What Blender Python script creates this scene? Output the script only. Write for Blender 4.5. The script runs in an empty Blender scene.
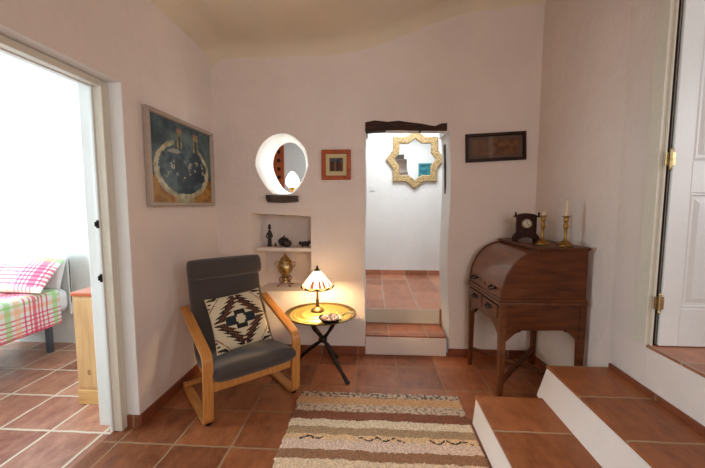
import bpy, bmesh, math, random
from math import sin, cos, pi, radians as R
from mathutils import Vector, Matrix, noise

random.seed(7)
sc = bpy.context.scene
C = sc.collection

# ------------------------------------------------------------------ camera
F = 342.0
pitch = math.atan(31 / 357.0)
yaw = math.atan(22.5 / 357.0 * cos(pitch))
cam_d = bpy.data.cameras.new('camera')
cam_d.sensor_width = 36.0
cam_d.lens = F / 705.0 * 36.0
cam_d.clip_start = 0.05
cam = bpy.data.objects.new('camera', cam_d)
cam.location = (0, 0, 1.45)
cam.rotation_euler = (pi / 2 - pitch, 0, yaw)
C.objects.link(cam)
sc.camera = cam

# ------------------------------------------------------------------ world, exposure, large lights
w = bpy.data.worlds.new('world')
sc.world = w
w.use_nodes = True
bg = w.node_tree.nodes['Background']
bg.inputs[0].default_value = (0.75, 0.85, 1.0, 1)
bg.inputs[1].default_value = 1.0
sc.view_settings.view_transform = 'Standard'
sc.view_settings.look = 'None'
sc.view_settings.exposure = 0.0
sc.view_settings.gamma = 1.0
sc.view_settings.use_curve_mapping = False


def area(name, loc, target, sx, sy, power, col):
    d = bpy.data.lights.new(name, 'AREA')
    d.shape = 'RECTANGLE'
    d.size, d.size_y = sx, sy
    d.energy = power
    d.color = col
    o = bpy.data.objects.new(name, d)
    o.location = loc
    o.rotation_euler = (Vector(target) - Vector(loc)).to_track_quat('-Z', 'Y').to_euler()
    C.objects.link(o)
    return o


# area lamps standing in for daylight from sources out of view
area('added_fill_main', (0.72, -1.72, 1.85), (-1.1, 2.2, 1.4), 1.3, 1.2, 38, (1.0, 0.925, 0.86))  # added fill for flat room light, aimed to keep the right wall darker
area('window_light_bedroom', (-4.52, 1.6, 1.7), (-2.0, 2.3, 0.9), 1.3, 1.5, 135, (0.72, 0.93, 1.0))
area('added_fill_corridor', (0.45, 4.55, 3.02), (0.45, 4.6, 0), 1.1, 0.8, 40, (0.93, 0.98, 1.0))  # added overhead lamp that brightens the corridor
area('added_fill_landing', (3.4, 0.4, 2.0), (1.9, 1.9, 1.3), 0.9, 1.2, 24, (0.93, 0.96, 1.0))  # added lamp brightening landing and door; no window is built there


# ------------------------------------------------------------------ material helpers
def s2l(c):
    return tuple((x / 12.92 if x <= 0.04045 else ((x + 0.055) / 1.055) ** 2.4) for x in c)


def rgb(r, g, b):
    return s2l((r / 255, g / 255, b / 255)) + (1,)


class N:
    """small wrapper over a node tree"""

    def __init__(s, name):
        s.m = bpy.data.materials.new(name)
        s.m.use_nodes = True
        s.t = s.m.node_tree
        s.b = s.t.nodes['Principled BSDF']

    def n(s, kind, **kw):
        x = s.t.nodes.new(kind)
        for k, v in kw.items():
            setattr(x, k, v)
        return x

    def l(s, a, b):
        s.t.links.new(a, b)

    def put(s, sock, v):
        if hasattr(v, 'is_output') or isinstance(v, bpy.types.NodeSocket):
            s.l(v, sock)
        else:
            sock.default_value = v

    def math(s, op, a, b=0.0, c=0.0):
        x = s.n('ShaderNodeMath', operation=op)
        s.put(x.inputs[0], a)
        s.put(x.inputs[1], b)
        if op in ('MULTIPLY_ADD', 'SMOOTH_MIN'):
            s.put(x.inputs[2], c)
        return x.outputs[0]

    def mix(s, f, a, b, mode='MIX'):
        x = s.n('ShaderNodeMix', data_type='RGBA', blend_type=mode)
        s.put(x.inputs[0], f)
        s.put(x.inputs[6], a)
        s.put(x.inputs[7], b)
        return x.outputs[2]

    def coord(s, scale=(1, 1, 1)):
        tc = s.n('ShaderNodeTexCoord')
        mp = s.n('ShaderNodeMapping')
        mp.inputs['Scale'].default_value = scale
        s.l(tc.outputs['Object'], mp.inputs[0])
        return mp.outputs[0]

    def noise(s, vec, scale, detail=3, rough=0.5):
        x = s.n('ShaderNodeTexNoise')
        s.l(vec, x.inputs['Vector'])
        x.inputs['Scale'].default_value = scale
        x.inputs['Detail'].default_value = detail
        x.inputs['Roughness'].default_value = rough
        return x.outputs['Fac']

    def ramp(s, f, stops):
        x = s.n('ShaderNodeValToRGB')
        e = x.color_ramp.elements
        while len(e) < len(stops):
            e.new(0.5)
        for i, (p, c) in enumerate(stops):
            e[i].position = p
            e[i].color = c
        s.l(f, x.inputs[0])
        return x.outputs[0]

    def bump(s, h, strength, dist=0.01):
        x = s.n('ShaderNodeBump')
        x.inputs['Strength'].default_value = strength
        x.inputs['Distance'].default_value = dist
        s.l(h, x.inputs['Height'])
        s.l(x.outputs[0], s.b.inputs['Normal'])

    def set(s, color=None, rough=None, metal=None, **kw):
        if color is not None:
            s.put(s.b.inputs['Base Color'], color)
        if rough is not None:
            s.put(s.b.inputs['Roughness'], rough)
        if metal is not None:
            s.b.inputs['Metallic'].default_value = metal
        for k, v in kw.items():
            s.put(s.b.inputs[k.replace('_', ' ')], v)
        return s.m


def plain(name, c, rough=0.5, metal=0.0, var=0.08, bump=0.0, scale=40):
    a = N(name)
    v = a.coord()
    f = a.noise(v, scale)
    lo = tuple(x * (1 - var) for x in c[:3]) + (1,)
    hi = tuple(min(1, x * (1 + var)) for x in c[:3]) + (1,)
    col = a.ramp(f, [(0.3, lo), (0.7, hi)])
    if bump:
        a.bump(f, bump, 0.004)
    return a.set(col, rough, metal)


def plaster(name, c, bump=0.35):
    a = N(name)
    v = a.coord()
    f1 = a.noise(v, 3.0, 4, 0.55)
    f2 = a.noise(v, 22.0, 4, 0.6)
    h = a.math('ADD', a.math('MULTIPLY', f1, 2.2), a.math('MULTIPLY', f2, 0.35))
    lo = tuple(x * 0.94 for x in c[:3]) + (1,)
    col = a.ramp(f1, [(0.3, lo), (0.7, c)])
    a.bump(h, bump, 0.03)
    return a.set(col, 0.9)


def wood(name, dark, light, scale=(1, 1, 12), rough=0.35, knots=False, coat=0.0):
    """scale: small along the grain"""
    a = N(name)
    v = a.coord(scale)
    f = a.noise(v, 4.0, 6, 0.6)
    col = a.ramp(f, [(0.3, dark), (0.7, light)])
    if knots:
        vo = a.n('ShaderNodeTexVoronoi')
        a.l(a.coord((6.5, 0.01, 3.6)), vo.inputs['Vector'])
        vo.inputs['Scale'].default_value = 1.0
        k = a.math('LESS_THAN', vo.outputs['Distance'], 0.13)
        col = a.mix(a.math('MULTIPLY', k, 0.65), col, rgb(120, 70, 40))
    a.bump(f, 0.08, 0.003)
    m = a.set(col, rough)
    a.b.inputs['Coat Weight'].default_value = coat
    return m


def tiles(name, x0, y0, px, py, base, alt, grout, rough=0.38, g=0.011):
    a = N(name)
    tc = a.n('ShaderNodeTexCoord')
    sp = a.n('ShaderNodeSeparateXYZ')
    a.l(tc.outputs['Object'], sp.inputs[0])
    wob = a.noise(a.coord(), 9.0, 3)
    wx = a.math('MULTIPLY_ADD', wob, 0.012, -0.006)
    u = a.math('DIVIDE', a.math('ADD', a.math('SUBTRACT', sp.outputs[0], x0), wx), px)
    vv = a.math('DIVIDE', a.math('ADD', a.math('SUBTRACT', sp.outputs[1], y0), wx), py)
    fu, fv = a.math('FRACT', u), a.math('FRACT', vv)
    du = a.math('MULTIPLY', a.math('MINIMUM', fu, a.math('SUBTRACT', 1.0, fu)), px)
    dv = a.math('MULTIPLY', a.math('MINIMUM', fv, a.math('SUBTRACT', 1.0, fv)), py)
    d = a.math('MINIMUM', du, dv)
    mr = a.n('ShaderNodeMapRange')
    a.l(d, mr.inputs[0])
    mr.inputs[1].default_value = g * 0.35
    mr.inputs[2].default_value = g * 0.75
    cb = a.n('ShaderNodeCombineXYZ')
    a.l(a.math('FLOOR', u), cb.inputs[0])
    a.l(a.math('FLOOR', vv), cb.inputs[1])
    wn = a.n('ShaderNodeTexWhiteNoise', noise_dimensions='3D')
    a.l(cb.outputs[0], wn.inputs['Vector'])
    mot = a.noise(a.coord(), 7.0, 6, 0.65)
    fine = a.noise(a.coord((1, 1, 1)), 45.0, 3)
    t = a.math('ADD', a.math('MULTIPLY', wn.outputs['Value'], 0.45),
               a.math('ADD', a.math('MULTIPLY', mot, 0.6), a.math('MULTIPLY', fine, 0.15)))
    t = a.math('ADD', t, a.math('MULTIPLY_ADD', a.noise(a.coord((1.0, 0.45, 1)), 16.0, 5, 0.7), 0.9, -0.45))
    tile = a.ramp(t, [(0.2, base), (0.9, alt)])
    col = a.mix(mr.outputs[0], grout, tile)
    rg = a.math('MULTIPLY_ADD', mr.outputs[0], rough - 0.8, 0.8)
    rg = a.math('ADD', rg, a.math('MULTIPLY_ADD', mot, 0.25, -0.125))
    a.bump(a.math('ADD', mr.outputs[0], a.math('MULTIPLY', mot, 0.35)), 0.35, 0.006)
    return a.set(col, rg)


def attr_mat(name, rough=0.8, sheen=0.0, bump=0.3, scale=300, spec=0.3):
    a = N(name)
    at = a.n('ShaderNodeAttribute', attribute_name='pattern')
    f = a.noise(a.coord(), scale, 2)
    col = a.mix(0.12, at.outputs['Color'], a.ramp(f, [(0.2, (0.1, 0.1, 0.1, 1)), (0.8, (0.9, 0.9, 0.9, 1))]), 'MULTIPLY')
    a.bump(f, bump, 0.003)
    a.b.inputs['Sheen Weight'].default_value = sheen
    a.b.inputs['Specular IOR Level'].default_value = spec
    return a.set(col, rough)


def glow(name, c, strength, base=(0.8, 0.8, 0.8, 1)):
    a = N(name)
    f = a.noise(a.coord(), 25.0, 2)
    col = a.ramp(f, [(0.3, tuple(x * 0.93 for x in c[:3]) + (1,)), (0.7, c)])
    a.l(col, a.b.inputs['Emission Color'])
    a.b.inputs['Emission Strength'].default_value = strength
    return a.set(base, 0.4)


# ------------------------------------------------------------------ mesh helpers
class MB:
    def __init__(s):
        s.bm = bmesh.new()
        s.mi = 0

    def _tagf(s, faces):
        for f in faces:
            f.material_index = s.mi
        return s

    def box(s, x0, x1, y0, y1, z0, z1, M=None):
        vs = [s.bm.verts.new(Vector(p) if M is None else M @ Vector(p)) for p in
              [(x0, y0, z0), (x1, y0, z0), (x1, y1, z0), (x0, y1, z0), (x0, y0, z1), (x1, y0, z1), (x1, y1, z1), (x0, y1, z1)]]
        fs = [s.bm.faces.new([vs[i] for i in q]) for q in
              [(3, 2, 1, 0), (4, 5, 6, 7), (0, 1, 5, 4), (1, 2, 6, 5), (2, 3, 7, 6), (3, 0, 4, 7)]]
        return s._tagf(fs)

    def prism(s, pts, d0, d1, axis='x'):
        """pts 2D outline; extruded between d0 and d1 along axis. x:(y,z) y:(x,z) z:(x,y)"""
        def mk(p, d):
            return {'x': (d, p[0], p[1]), 'y': (p[0], d, p[1]), 'z': (p[0], p[1], d)}[axis]
        a = [s.bm.verts.new(mk(p, d0)) for p in pts]
        b = [s.bm.verts.new(mk(p, d1)) for p in pts]
        n = len(pts)
        fs = [s.bm.faces.new(a), s.bm.faces.new(b[::-1])]
        for i in range(n):
            j = (i + 1) % n
            fs.append(s.bm.faces.new([a[i], b[i], b[j], a[j]]))
        return s._tagf(fs)

    def rings(s, loops, close=True, cap=True):
        vv = [[s.bm.verts.new(p) for p in lp] for lp in loops]
        fs = []
        n = len(loops[0])
        for a, b in zip(vv, vv[1:]):
            for i in range(n if close else n - 1):
                j = (i + 1) % n
                fs.append(s.bm.faces.new([a[i], a[j], b[j], b[i]]))
        if cap:
            fs.append(s.bm.faces.new(vv[0][::-1]))
            fs.append(s.bm.faces.new(vv[-1]))
        return s._tagf(fs)

    def lathe(s, prof, c=(0, 0, 0), seg=28, sx=1, sy=1):
        loops = []
        for r, z in prof:
            r = max(r, 1e-4)
            loops.append([(c[0] + r * sx * cos(2 * pi * i / seg), c[1] + r * sy * sin(2 * pi * i / seg), c[2] + z) for i in range(seg)])
        return s.rings(loops)

    def tube(s, pts, rad, seg=10):
        pts = [Vector(p) for p in pts]
        if not hasattr(rad, '__len__'):
            rad = [rad] * len(pts)
        loops = []
        t0 = (pts[1] - pts[0]).normalized()
        up = Vector((0, 0, 1)) if abs(t0.z) < 0.9 else Vector((1, 0, 0))
        nrm = t0.cross(up).normalized()
        for i, p in enumerate(pts):
            t = (pts[min(i + 1, len(pts) - 1)] - pts[max(i - 1, 0)]).normalized()
            nrm = (nrm - t * nrm.dot(t)).normalized()
            bn = t.cross(nrm)
            loops.append([p + (nrm * cos(2 * pi * k / seg) + bn * sin(2 * pi * k / seg)) * rad[i] for k in range(seg)])
        return s.rings(loops)

    def ball(s, c, r, sq=(1, 1, 1), u=16, v=10):
        prof = []
        loops = []
        for k in range(v + 1):
            a = -pi / 2 + pi * k / v
            rr = max(cos(a), 0.01) * r
            loops.append([(c[0] + rr * sq[0] * cos(2 * pi * i / u), c[1] + rr * sq[1] * sin(2 * pi * i / u), c[2] + r * sq[2] * sin(a)) for i in range(u)])
        return s.rings(loops)

    def build(s, name, mats, parent=None, smooth=False, bevel=0, sub=0, loc=None, bseg=2):
        bmesh.ops.recalc_face_normals(s.bm, faces=s.bm.faces[:])
        me = bpy.data.meshes.new(name)
        s.bm.to_mesh(me)
        s.bm.free()
        if not isinstance(mats, (list, tuple)):
            mats = [mats]
        for m in mats:
            me.materials.append(m)
        if smooth:
            for p in me.polygons:
                p.use_smooth = True
        o = bpy.data.objects.new(name, me)
        C.objects.link(o)
        if parent:
            o.parent = parent
        if loc:
            o.location = loc
        if bevel:
            b = o.modifiers.new('bevel', 'BEVEL')
            b.width = bevel
            b.segments = bseg
            b.limit_method = 'ANGLE'
            b.angle_limit = R(35)
        if sub:
            b = o.modifiers.new('sub', 'SUBSURF')
            b.levels = b.render_levels = sub
        if smooth and not sub:
            try:
                me.set_sharp_from_angle(angle=R(42))
            except Exception:
                pass
        return o


def tag(o, label, cat, group=None, kind=None):
    o['label'] = label
    o['category'] = cat
    if group:
        o['group'] = group
    if kind:
        o['kind'] = kind
    return o


def thing(name, label, cat, loc=(0, 0, 0), rz=0, group=None, rot=None):
    o = bpy.data.objects.new(name, None)
    o.empty_display_size = 0.1
    C.objects.link(o)
    o.location = loc
    o.rotation_euler = rot if rot else (0, 0, rz)
    return tag(o, label, cat, group)


def struct(o):
    o['kind'] = 'structure'
    return o


def bx(name, x0, x1, y0, y1, z0, z1, m, parent=None, bevel=0.0):
    return MB().box(x0, x1, y0, y1, z0, z1).build(name, m, parent, bevel=bevel)


def paint(o, fn):
    """per face colours: fn(center) -> rgb 0..255"""
    me = o.data
    at = me.color_attributes.new('pattern', 'FLOAT_COLOR', 'CORNER')
    for p in me.polygons:
        c = fn(p)
        c = s2l((c[0] / 255, c[1] / 255, c[2] / 255)) + (1,)
        for li in p.loop_indices:
            at.data[li].color = c


def sm(a, b, x):
    t = max(0, min(1, (x - a) / (b - a)))
    return t * t * (3 - 2 * t)


def catmull(pts, n=8):
    pts = [Vector(p) for p in pts]
    P = [pts[0] * 2 - pts[1]] + pts + [pts[-1] * 2 - pts[-2]]
    out = []
    for i in range(1, len(P) - 2):
        for k in range(n):
            t = k / n
            a, b, c, d = P[i - 1], P[i], P[i + 1], P[i + 2]
            out.append(0.5 * ((2 * b) + (c - a) * t + (2 * a - 5 * b + 4 * c - d) * t * t + (3 * b - a - 3 * c + d) * t ** 3))
    out.append(pts[-1])
    return out


# ------------------------------------------------------------------ materials
M = {}
M['wall'] = plaster('wall_plaster', rgb(229, 214, 206))
M['wall_white'] = plaster('white_plaster', rgb(232, 232, 230), 0.13)
M['ceil'] = plaster('ceiling_plaster', rgb(228, 214, 190), 0.2)
M['tile'] = tiles('terracotta_tiles', -0.145, 1.88, 0.353, 0.363, rgb(96, 49, 27), rgb(172, 103, 65), rgb(150, 116, 86))
M['tile_n'] = tiles('terracotta_tiles_bedroom', -2.065, 1.955, 0.353, 0.385, rgb(128, 66, 50), rgb(206, 150, 124), rgb(216, 200, 180), 0.36, 0.015)
M['tile_c'] = tiles('terracotta_tiles_corridor', 0.12, 3.56, 0.36, 0.36, rgb(140, 84, 60), rgb(190, 128, 98), rgb(176, 156, 138), 0.42)
M['tile_s'] = tiles('terracotta_tread_tiles', 0.655, 1.90, 0.90, 0.363, rgb(112, 60, 33), rgb(178, 108, 64), rgb(168, 138, 106), 0.4)
M['tile_d'] = tiles('terracotta_doorway_tread_tiles', 0.15, 3.30, 0.37, 0.60, rgb(120, 62, 36), rgb(180, 104, 62), rgb(166, 136, 108), 0.42)
M['tile_b'] = tiles('terracotta_skirting', -0.145, 1.88, 0.353, 50.0, rgb(112, 58, 36), rgb(150, 84, 54), rgb(140, 112, 90), 0.45)
M['white_paint'] = plain('white_gloss_paint', rgb(226, 226, 224), 0.35, 0, 0.02)
M['cream_paint'] = plain('cream_gloss_paint', rgb(214, 206, 190), 0.4, 0, 0.03)
M['brass'] = plain('brass', rgb(150, 116, 58), 0.36, 1.0, 0.15, 0.1, 60)
M['old_brass'] = plain('old_brass', rgb(186, 164, 120), 0.36, 1.0, 0.25, 0.15, 60)
M['bronze'] = plain('antique_bronze', rgb(92, 74, 46), 0.42, 0.8, 0.2, 0.1)
M['copper'] = plain('worn_copper', rgb(150, 92, 60), 0.38, 1.0, 0.2, 0.1, 60)
M['dark_metal'] = plain('dark_bronze', rgb(44, 34, 28), 0.4, 0.6, 0.2, 0.1)
M['black'] = plain('black_metal', rgb(22, 22, 22), 0.45, 0.4)
M['grey_metal'] = plain('grey_metal', rgb(96, 104, 116), 0.4, 0.6)
M['beech'] = wood('beech_veneer', rgb(176, 112, 52), rgb(206, 142, 76), (14, 1.2, 1.2), 0.35)
M['desk'] = wood('desk_oak', rgb(66, 30, 9), rgb(108, 56, 22), (1, 1, 6), 0.4, coat=0.1)
M['desk_l'] = wood('desk_oak_front', rgb(76, 40, 17), rgb(116, 66, 32), (5, 1, 5), 0.36, coat=0.2)
M['desk_r'] = wood('desk_roll', rgb(96, 50, 18), rgb(130, 74, 32), (4, 0.8, 4), 0.3, coat=0.35)
M['pine'] = wood('knotty_pine', rgb(196, 150, 100), rgb(222, 182, 132), (6, 6, 0.6), 0.45, knots=True)
M['pine_base'] = wood('pine_plinth', rgb(204, 156, 98), rgb(230, 188, 126), (0.8, 9, 9), 0.45)
M['red_top'] = wood('red_stained_top', rgb(170, 74, 40), rgb(204, 104, 62), (1, 9, 9), 0.35)
M['beam'] = wood('old_dark_beam', rgb(26, 14, 10), rgb(72, 42, 28), (1.5, 9, 14), 0.85)
M['beamv'] = wood('old_dark_post', rgb(22, 14, 11), rgb(64, 42, 32), (9, 9, 1.5), 0.85)
M['dark_wood'] = wood('dark_frame_wood', rgb(30, 16, 12), rgb(56, 32, 22), (2, 2, 9), 0.4)
M['clock_wood'] = wood('clock_wood', rgb(34, 16, 11), rgb(62, 30, 20), (9, 9, 2), 0.6)
M['orange_wood'] = wood('orange_frame_wood', rgb(140, 56, 16), rgb(186, 88, 30), (6, 6, 3), 0.5)
M['slate'] = plain('dark_slate', rgb(70, 60, 50), 0.7, 0, 0.3, 0.5, 18)
M['fabric'] = plain('grey_brown_cotton', rgb(64, 54, 50), 0.85, 0, 0.10, 0.35, 260)
M['fabric'].node_tree.nodes['Principled BSDF'].inputs['Sheen Weight'].default_value = 0.25
M['linen'] = plain('white_linen', rgb(232, 234, 238), 0.85, 0, 0.03, 0.3, 30)
M['candle'] = plain('ivory_wax', rgb(214, 190, 160), 0.5, 0, 0.05)
M['pattern'] = attr_mat('patterned_cloth')
M['wool'] = attr_mat('woven_wool', 1.0, 0.2, 0.9, 160, 0.1)
M['canvas'] = attr_mat('painted_canvas', 0.5, 0, 0.25, 90)
M['glass'] = N('picture_glass').set((0.9, 0.9, 0.9, 1), 0.04)
_g = M['glass'].node_tree.nodes['Principled BSDF']
_g.inputs['Transmission Weight'].default_value = 1.0
_g.inputs['IOR'].default_value = 1.3
M['mirror'] = plain('mirror_silver', (0.86, 0.88, 0.88, 1), 0.02, 1.0, 0.0)
M['figurine'] = plain('dark_carving', rgb(36, 24, 18), 0.4, 0, 0.3, 0.2)
M['pebble'] = plain('pink_sweets', rgb(226, 176, 160), 0.5, 0, 0.1)
M['pebble2'] = plain('white_sweets', rgb(232, 218, 204), 0.5, 0, 0.05)

for k_, v_ in (('desk', 0.25), ('desk_l', 0.3), ('desk_r', 0.45), ('clock_wood', 0.15), ('tile', 0.35), ('tile_s', 0.35), ('dark_wood', 0.25), ('black', 0.25)):
    M[k_].node_tree.nodes['Principled BSDF'].inputs['Specular IOR Level'].default_value = v_

# ------------------------------------------------------------------ room shell
YB, YB2 = 3.21, 3.61          # back wall front and rear faces
XL, XL2 = -1.52, -1.80        # left wall faces
XR = 1.55
ZT = 3.75
H2 = 0.345                    # corridor floor height

floor = struct(bx('floor', -1.66, 1.7, -1.9, YB + 0.1, -0.1, 0, M['tile']))
struct(bx('floor_bedroom', -4.9, -1.66, -1.9, YB + 0.1, -0.1, 0, M['tile_n']))


def boolean_cut(o, cutters):
    for c in cutters:
        md = o.modifiers.new('cut', 'BOOLEAN')
        md.operation = 'DIFFERENCE'
        md.solver = 'EXACT'
        md.object = c
    bpy.context.view_layer.update()
    dg = bpy.context.evaluated_depsgraph_get()
    me = bpy.data.meshes.new_from_object(o.evaluated_get(dg))
    o.modifiers.clear()
    o.data = me
    for c in cutters:
        bpy.data.objects.remove(c)
    return o


def wob(p, amt, f=3.0):
    v = Vector(p)
    n = noise.noise_vector(v * f)
    return (p[0] + n.x * amt, p[1], p[2] + n.z * amt)


# back wall with doorway, oval hole and niche
wall = MB().box(-1.60, 1.75, YB, YB2, -0.05, ZT).build('wall_back', M['wall'])
dl = []
N_ = 14
left = [(-0.084 + 0.006 * sin(5 * z), z) for z in [0.0 + 2.11 * k / N_ for k in range(N_ + 1)]]
right = [(0.712 - 0.030 * z / 2.1 + 0.012 * sin(4.1 * z + 1), z) for z in [2.11 * k / N_ for k in range(N_ + 1)]]
outline = [(left[0][0], -0.2)] + left + right[::-1] + [(right[0][0], -0.2)]
outline[N_ + 1] = (left[-1][0] + 0.01, 2.125)
c1 = MB().prism(outline, YB - 0.2, YB2 + 0.2, 'y').build('cut', M['wall_white'])
c4 = MB().box(-0.066, 0.66, YB + 0.11, YB2 + 0.2, 2.0, 2.36).build('cut', M['wall_white'])
seg = 40
lp = []
for yy, cx, cz, rx, rz in [(YB - 0.15, -0.86, 1.80, 0.31, 0.35), (YB - 0.0, -0.865, 1.81, 0.255, 0.30), (YB + 0.08, -0.868, 1.82, 0.228, 0.278), (YB2 - 0.03, -0.887, 1.835, 0.182, 0.257), (YB2 + 0.15, -0.887, 1.835, 0.185, 0.262)]:
    lp.append([wob((cx + rx * cos(2 * pi * i / seg) * (1 + 0.22 * min(0, sin(2 * pi * i / seg))), yy, max(cz + rz * sin(2 * pi * i / seg), 1.545)), 0.014, 3.5) for i in range(seg)])
c2 = MB().rings(lp).build('cut', M['wall_white'])
nf = [(-1.19, 0.60), (-0.60, 0.615), (-0.60, 1.335), (-0.75, 1.345), (-1.19, 1.365)]
nb = [(-1.10, 0.63), (-0.61, 0.63), (-0.61, 1.325), (-0.75, 1.33), (-1.10, 1.335)]
ncut = [[(nf[i][0] + (nf[i][0] - nb[i][0]) * 0.5, YB - 0.13, nf[i][1]) for i in range(5)],
        [(p[0], YB, p[1]) for p in nf], [(p[0], YB + 0.27, p[1]) for p in nb]]
c3 = MB().rings(ncut).build('cut', M['wall'])
boolean_cut(wall, [c1, c2, c3, c4])
b = wall.modifiers.new('bevel', 'BEVEL')
b.width = 0.012
b.segments = 3
b.limit_method = 'ANGLE'
b.angle_limit = R(40)
struct(wall)
# material by position: reveals are whiter
for m_ in (M['wall_white'],):
    if m_.name not in [x.name for x in wall.data.materials]:
        wall.data.materials.append(m_)
mats = [x.name for x in wall.data.materials]
iw = mats.index(M['wall'].name)
iww = mats.index(M['wall_white'].name)
for p in wall.data.polygons:
    c = p.center
    inniche = c.z < 1.4 and c.x < -0.55 and c.y < YB2 - 0.01
    if c.y > YB2 - 0.01 or (YB + 0.005 < c.y and abs(p.normal.y) < 0.7 and not inniche and c.z > 0):
        p.material_index = iww
    else:
        p.material_index = iw

shelf = MB().prism([(-1.135, YB + 0.012), (-0.595, YB + 0.012), (-0.60, YB + 0.275), (-1.11, YB + 0.275)], 0.995, 1.032, 'z').build('niche_shelf', M['wall'], bevel=0.008)
tag(shelf, 'whitewashed shelf slab across the recessed wall niche', 'shelf')

sill_pts = [(-1.015, YB - 0.05), (-0.96, YB - 0.075), (-0.86, YB - 0.06), (-0.78, YB - 0.07), (-0.71, YB - 0.05), (-0.715, YB + 0.03), (-0.76, YB + 0.06), (-0.95, YB + 0.06), (-1.0, YB + 0.03)]
sl = MB()
sl.rings([[(x * 0.98 - 0.012, y + 0.015, 1.475 + 0.01 * sin(9 * x)) for x, y in sill_pts], [(x, y, 1.512 + 0.006 * sin(14 * x)) for x, y in sill_pts],
          [(x, y, 1.535 + 0.004 * sin(11 * x)) for x, y in sill_pts]])
o = sl.build('slate_sill', M['slate'], bevel=0.006)
tag(o, 'rough dark stone ledge under the round wall opening', 'ledge')

# left wall with bedroom doorway
def two_tone(o, test):
    o.data.materials.append(M['wall_white'])
    for p in o.data.polygons:
        if test(p.normal):
            p.material_index = 1
    return struct(o)


two_tone(bx('wall_left', XL2, XL, 2.032, YB + 0.02, -0.05, ZT, M['wall'], bevel=0.006), lambda n: n.y < -0.5)
two_tone(bx('wall_left', XL2, XL, 0.95, 2.032, 2.18, ZT, M['wall'], bevel=0.0), lambda n: n.z < -0.5)
struct(bx('wall_left', XL2, XL, -1.9, 0.95, -0.05, ZT, M['wall']))

# right wall, bending towards the corner behind the desk
rw = MB()
rw.prism([(XR, 1.99), (XR + 0.01, 2.30), (1.458, YB + 0.03), (1.75, YB + 0.03), (1.70, 1.99)], -0.05, ZT, 'z')
struct(rw.build('wall_right', M['wall'], bevel=0.008))
struct(bx('wall_right', XR, 1.70, 0.95, 1.99, -0.05, 0.640, M['wall']))
struct(bx('wall_right', XR, 1.70, 0.95, 1.99, 2.70, ZT, M['wall']))
struct(bx('wall_right', XR, 1.70, -1.9, 0.95, -0.05, ZT, M['wall']))

# rear wall, with an unseen window added to go with the main fill lamp
wy0, wy1 = -1.9, -1.78
rb = MB()
for q in [(-1.8, 0.0, 0, ZT), (1.4, 1.7, 0, ZT), (0.0, 1.4, 0, 1.15), (0.0, 1.4, 2.55, ZT)]:
    rb.box(q[0], q[1], wy0, wy1, q[2], q[3])
struct(rb.build('wall_rear', M['wall']))
wf = MB()
for q in [(0.0, 0.06, 1.15, 2.55), (1.34, 1.4, 1.15, 2.55), (0.06, 1.34, 1.15, 1.21), (0.06, 1.34, 2.49, 2.55), (0.67, 0.73, 1.21, 2.49)]:
    wf.box(q[0], q[1], -1.87, -1.82, q[2], q[3])
struct(wf.build('added_window_rear', M['white_paint']))  # frame of the added window behind the camera

# ceiling rising to the right
cl = MB()


def cz(x):
    return 2.885 + 0.34 * sm(-0.45, 1.0, x) ** 1.1 + 0.05 * sm(0.9, 1.6, x)


xs = [-1.85 + 3.6 * k / 40 for k in range(41)]
prof = []
for x in xs:
    z = cz(x)
    d = x - XL
    if d < 0.15:
        z -= 0.09 * (1 - max(d, 0) / 0.15) ** 2
    prof.append((x, z))
ys = [-1.95, 2.6, 2.9, 3.05, 3.13, 3.18, 3.21, 3.25]
loops = []
for yv in ys:
    d = max(0, YB - yv)
    dz = 0.09 * (1 - d / 0.16) ** 2 if d < 0.16 else 0
    loops.append([(x, yv, z - dz) for x, z in prof] + [(xs[-1], yv, ZT), (xs[0], yv, ZT)])
cl.rings(loops)
struct(cl.build('ceiling', M['ceil'], smooth=True))

# bedroom shell
struct(bx('wall_bedroom_far', -4.9, XL2, 3.29, 3.41, -0.05, ZT, M['wall_white']))
struct(bx('wall_bedroom_near', -4.9, XL2, -0.1, 0.0, -0.05, ZT, M['wall_white']))
bl = MB()
for q in [(-0.1, 0.85, 0, ZT), (2.35, 3.4, 0, ZT), (0.85, 2.35, 0, 0.9), (0.85, 2.35, 2.5, ZT)]:
    bl.box(-4.9, -4.6, q[0], q[1], q[2], q[3])
struct(bl.build('wall_bedroom_side', M['wall_white']))
struct(bx('ceiling_bedroom', -4.9, XL2 + 0.02, -0.1, 3.4, 2.75, 2.85, M['wall_white']))
bf = MB()
for q in [(0.85, 0.91, 0.9, 2.5), (2.29, 2.35, 0.9, 2.5), (0.91, 2.29, 0.9, 0.96), (0.91, 2.29, 2.44, 2.5), (1.57, 1.63, 0.96, 2.44)]:
    bf.box(-4.72, -4.66, q[0], q[1], q[2], q[3])
struct(bf.build('window_2', M['white_paint']))

# corridor shell
struct(bx('floor_corridor', -2.6, 2.6, YB2 - 0.03, 5.45, H2 - 0.30, H2, M['tile_c']))
struct(bx('wall_corridor_far', -2.6, 2.6, 5.35, 5.5, 0, 3.3, M['wall_white'], bevel=0.0))
struct(bx('wall_corridor_left', -2.7, -2.6, YB2 - 0.05, 5.5, 0, 3.3, M['wall_white']))
struct(bx('wall_corridor_right', 2.6, 2.7, YB2 - 0.05, 5.5, 0, 3.3, M['wall_white']))
struct(bx('wall_corridor_near', -2.7, -1.60, YB + 0.2, YB2, 0, 3.3, M['wall_white']))
struct(bx('wall_corridor_near', 1.75, 2.7, YB + 0.2, YB2, 0, 3.3, M['wall_white']))
cc = MB()
for q in [(-2.6, -0.2, YB2, 5.35), (1.1, 2.6, YB2, 5.35), (-0.2, 1.1, YB2, 4.05), (-0.2, 1.1, 5.05, 5.35)]:
    cc.box(q[0], q[1], q[2], q[3], 2.9, 3.0)
struct(cc.build('ceiling_corridor', M['wall_white']))
sk = MB()
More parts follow.
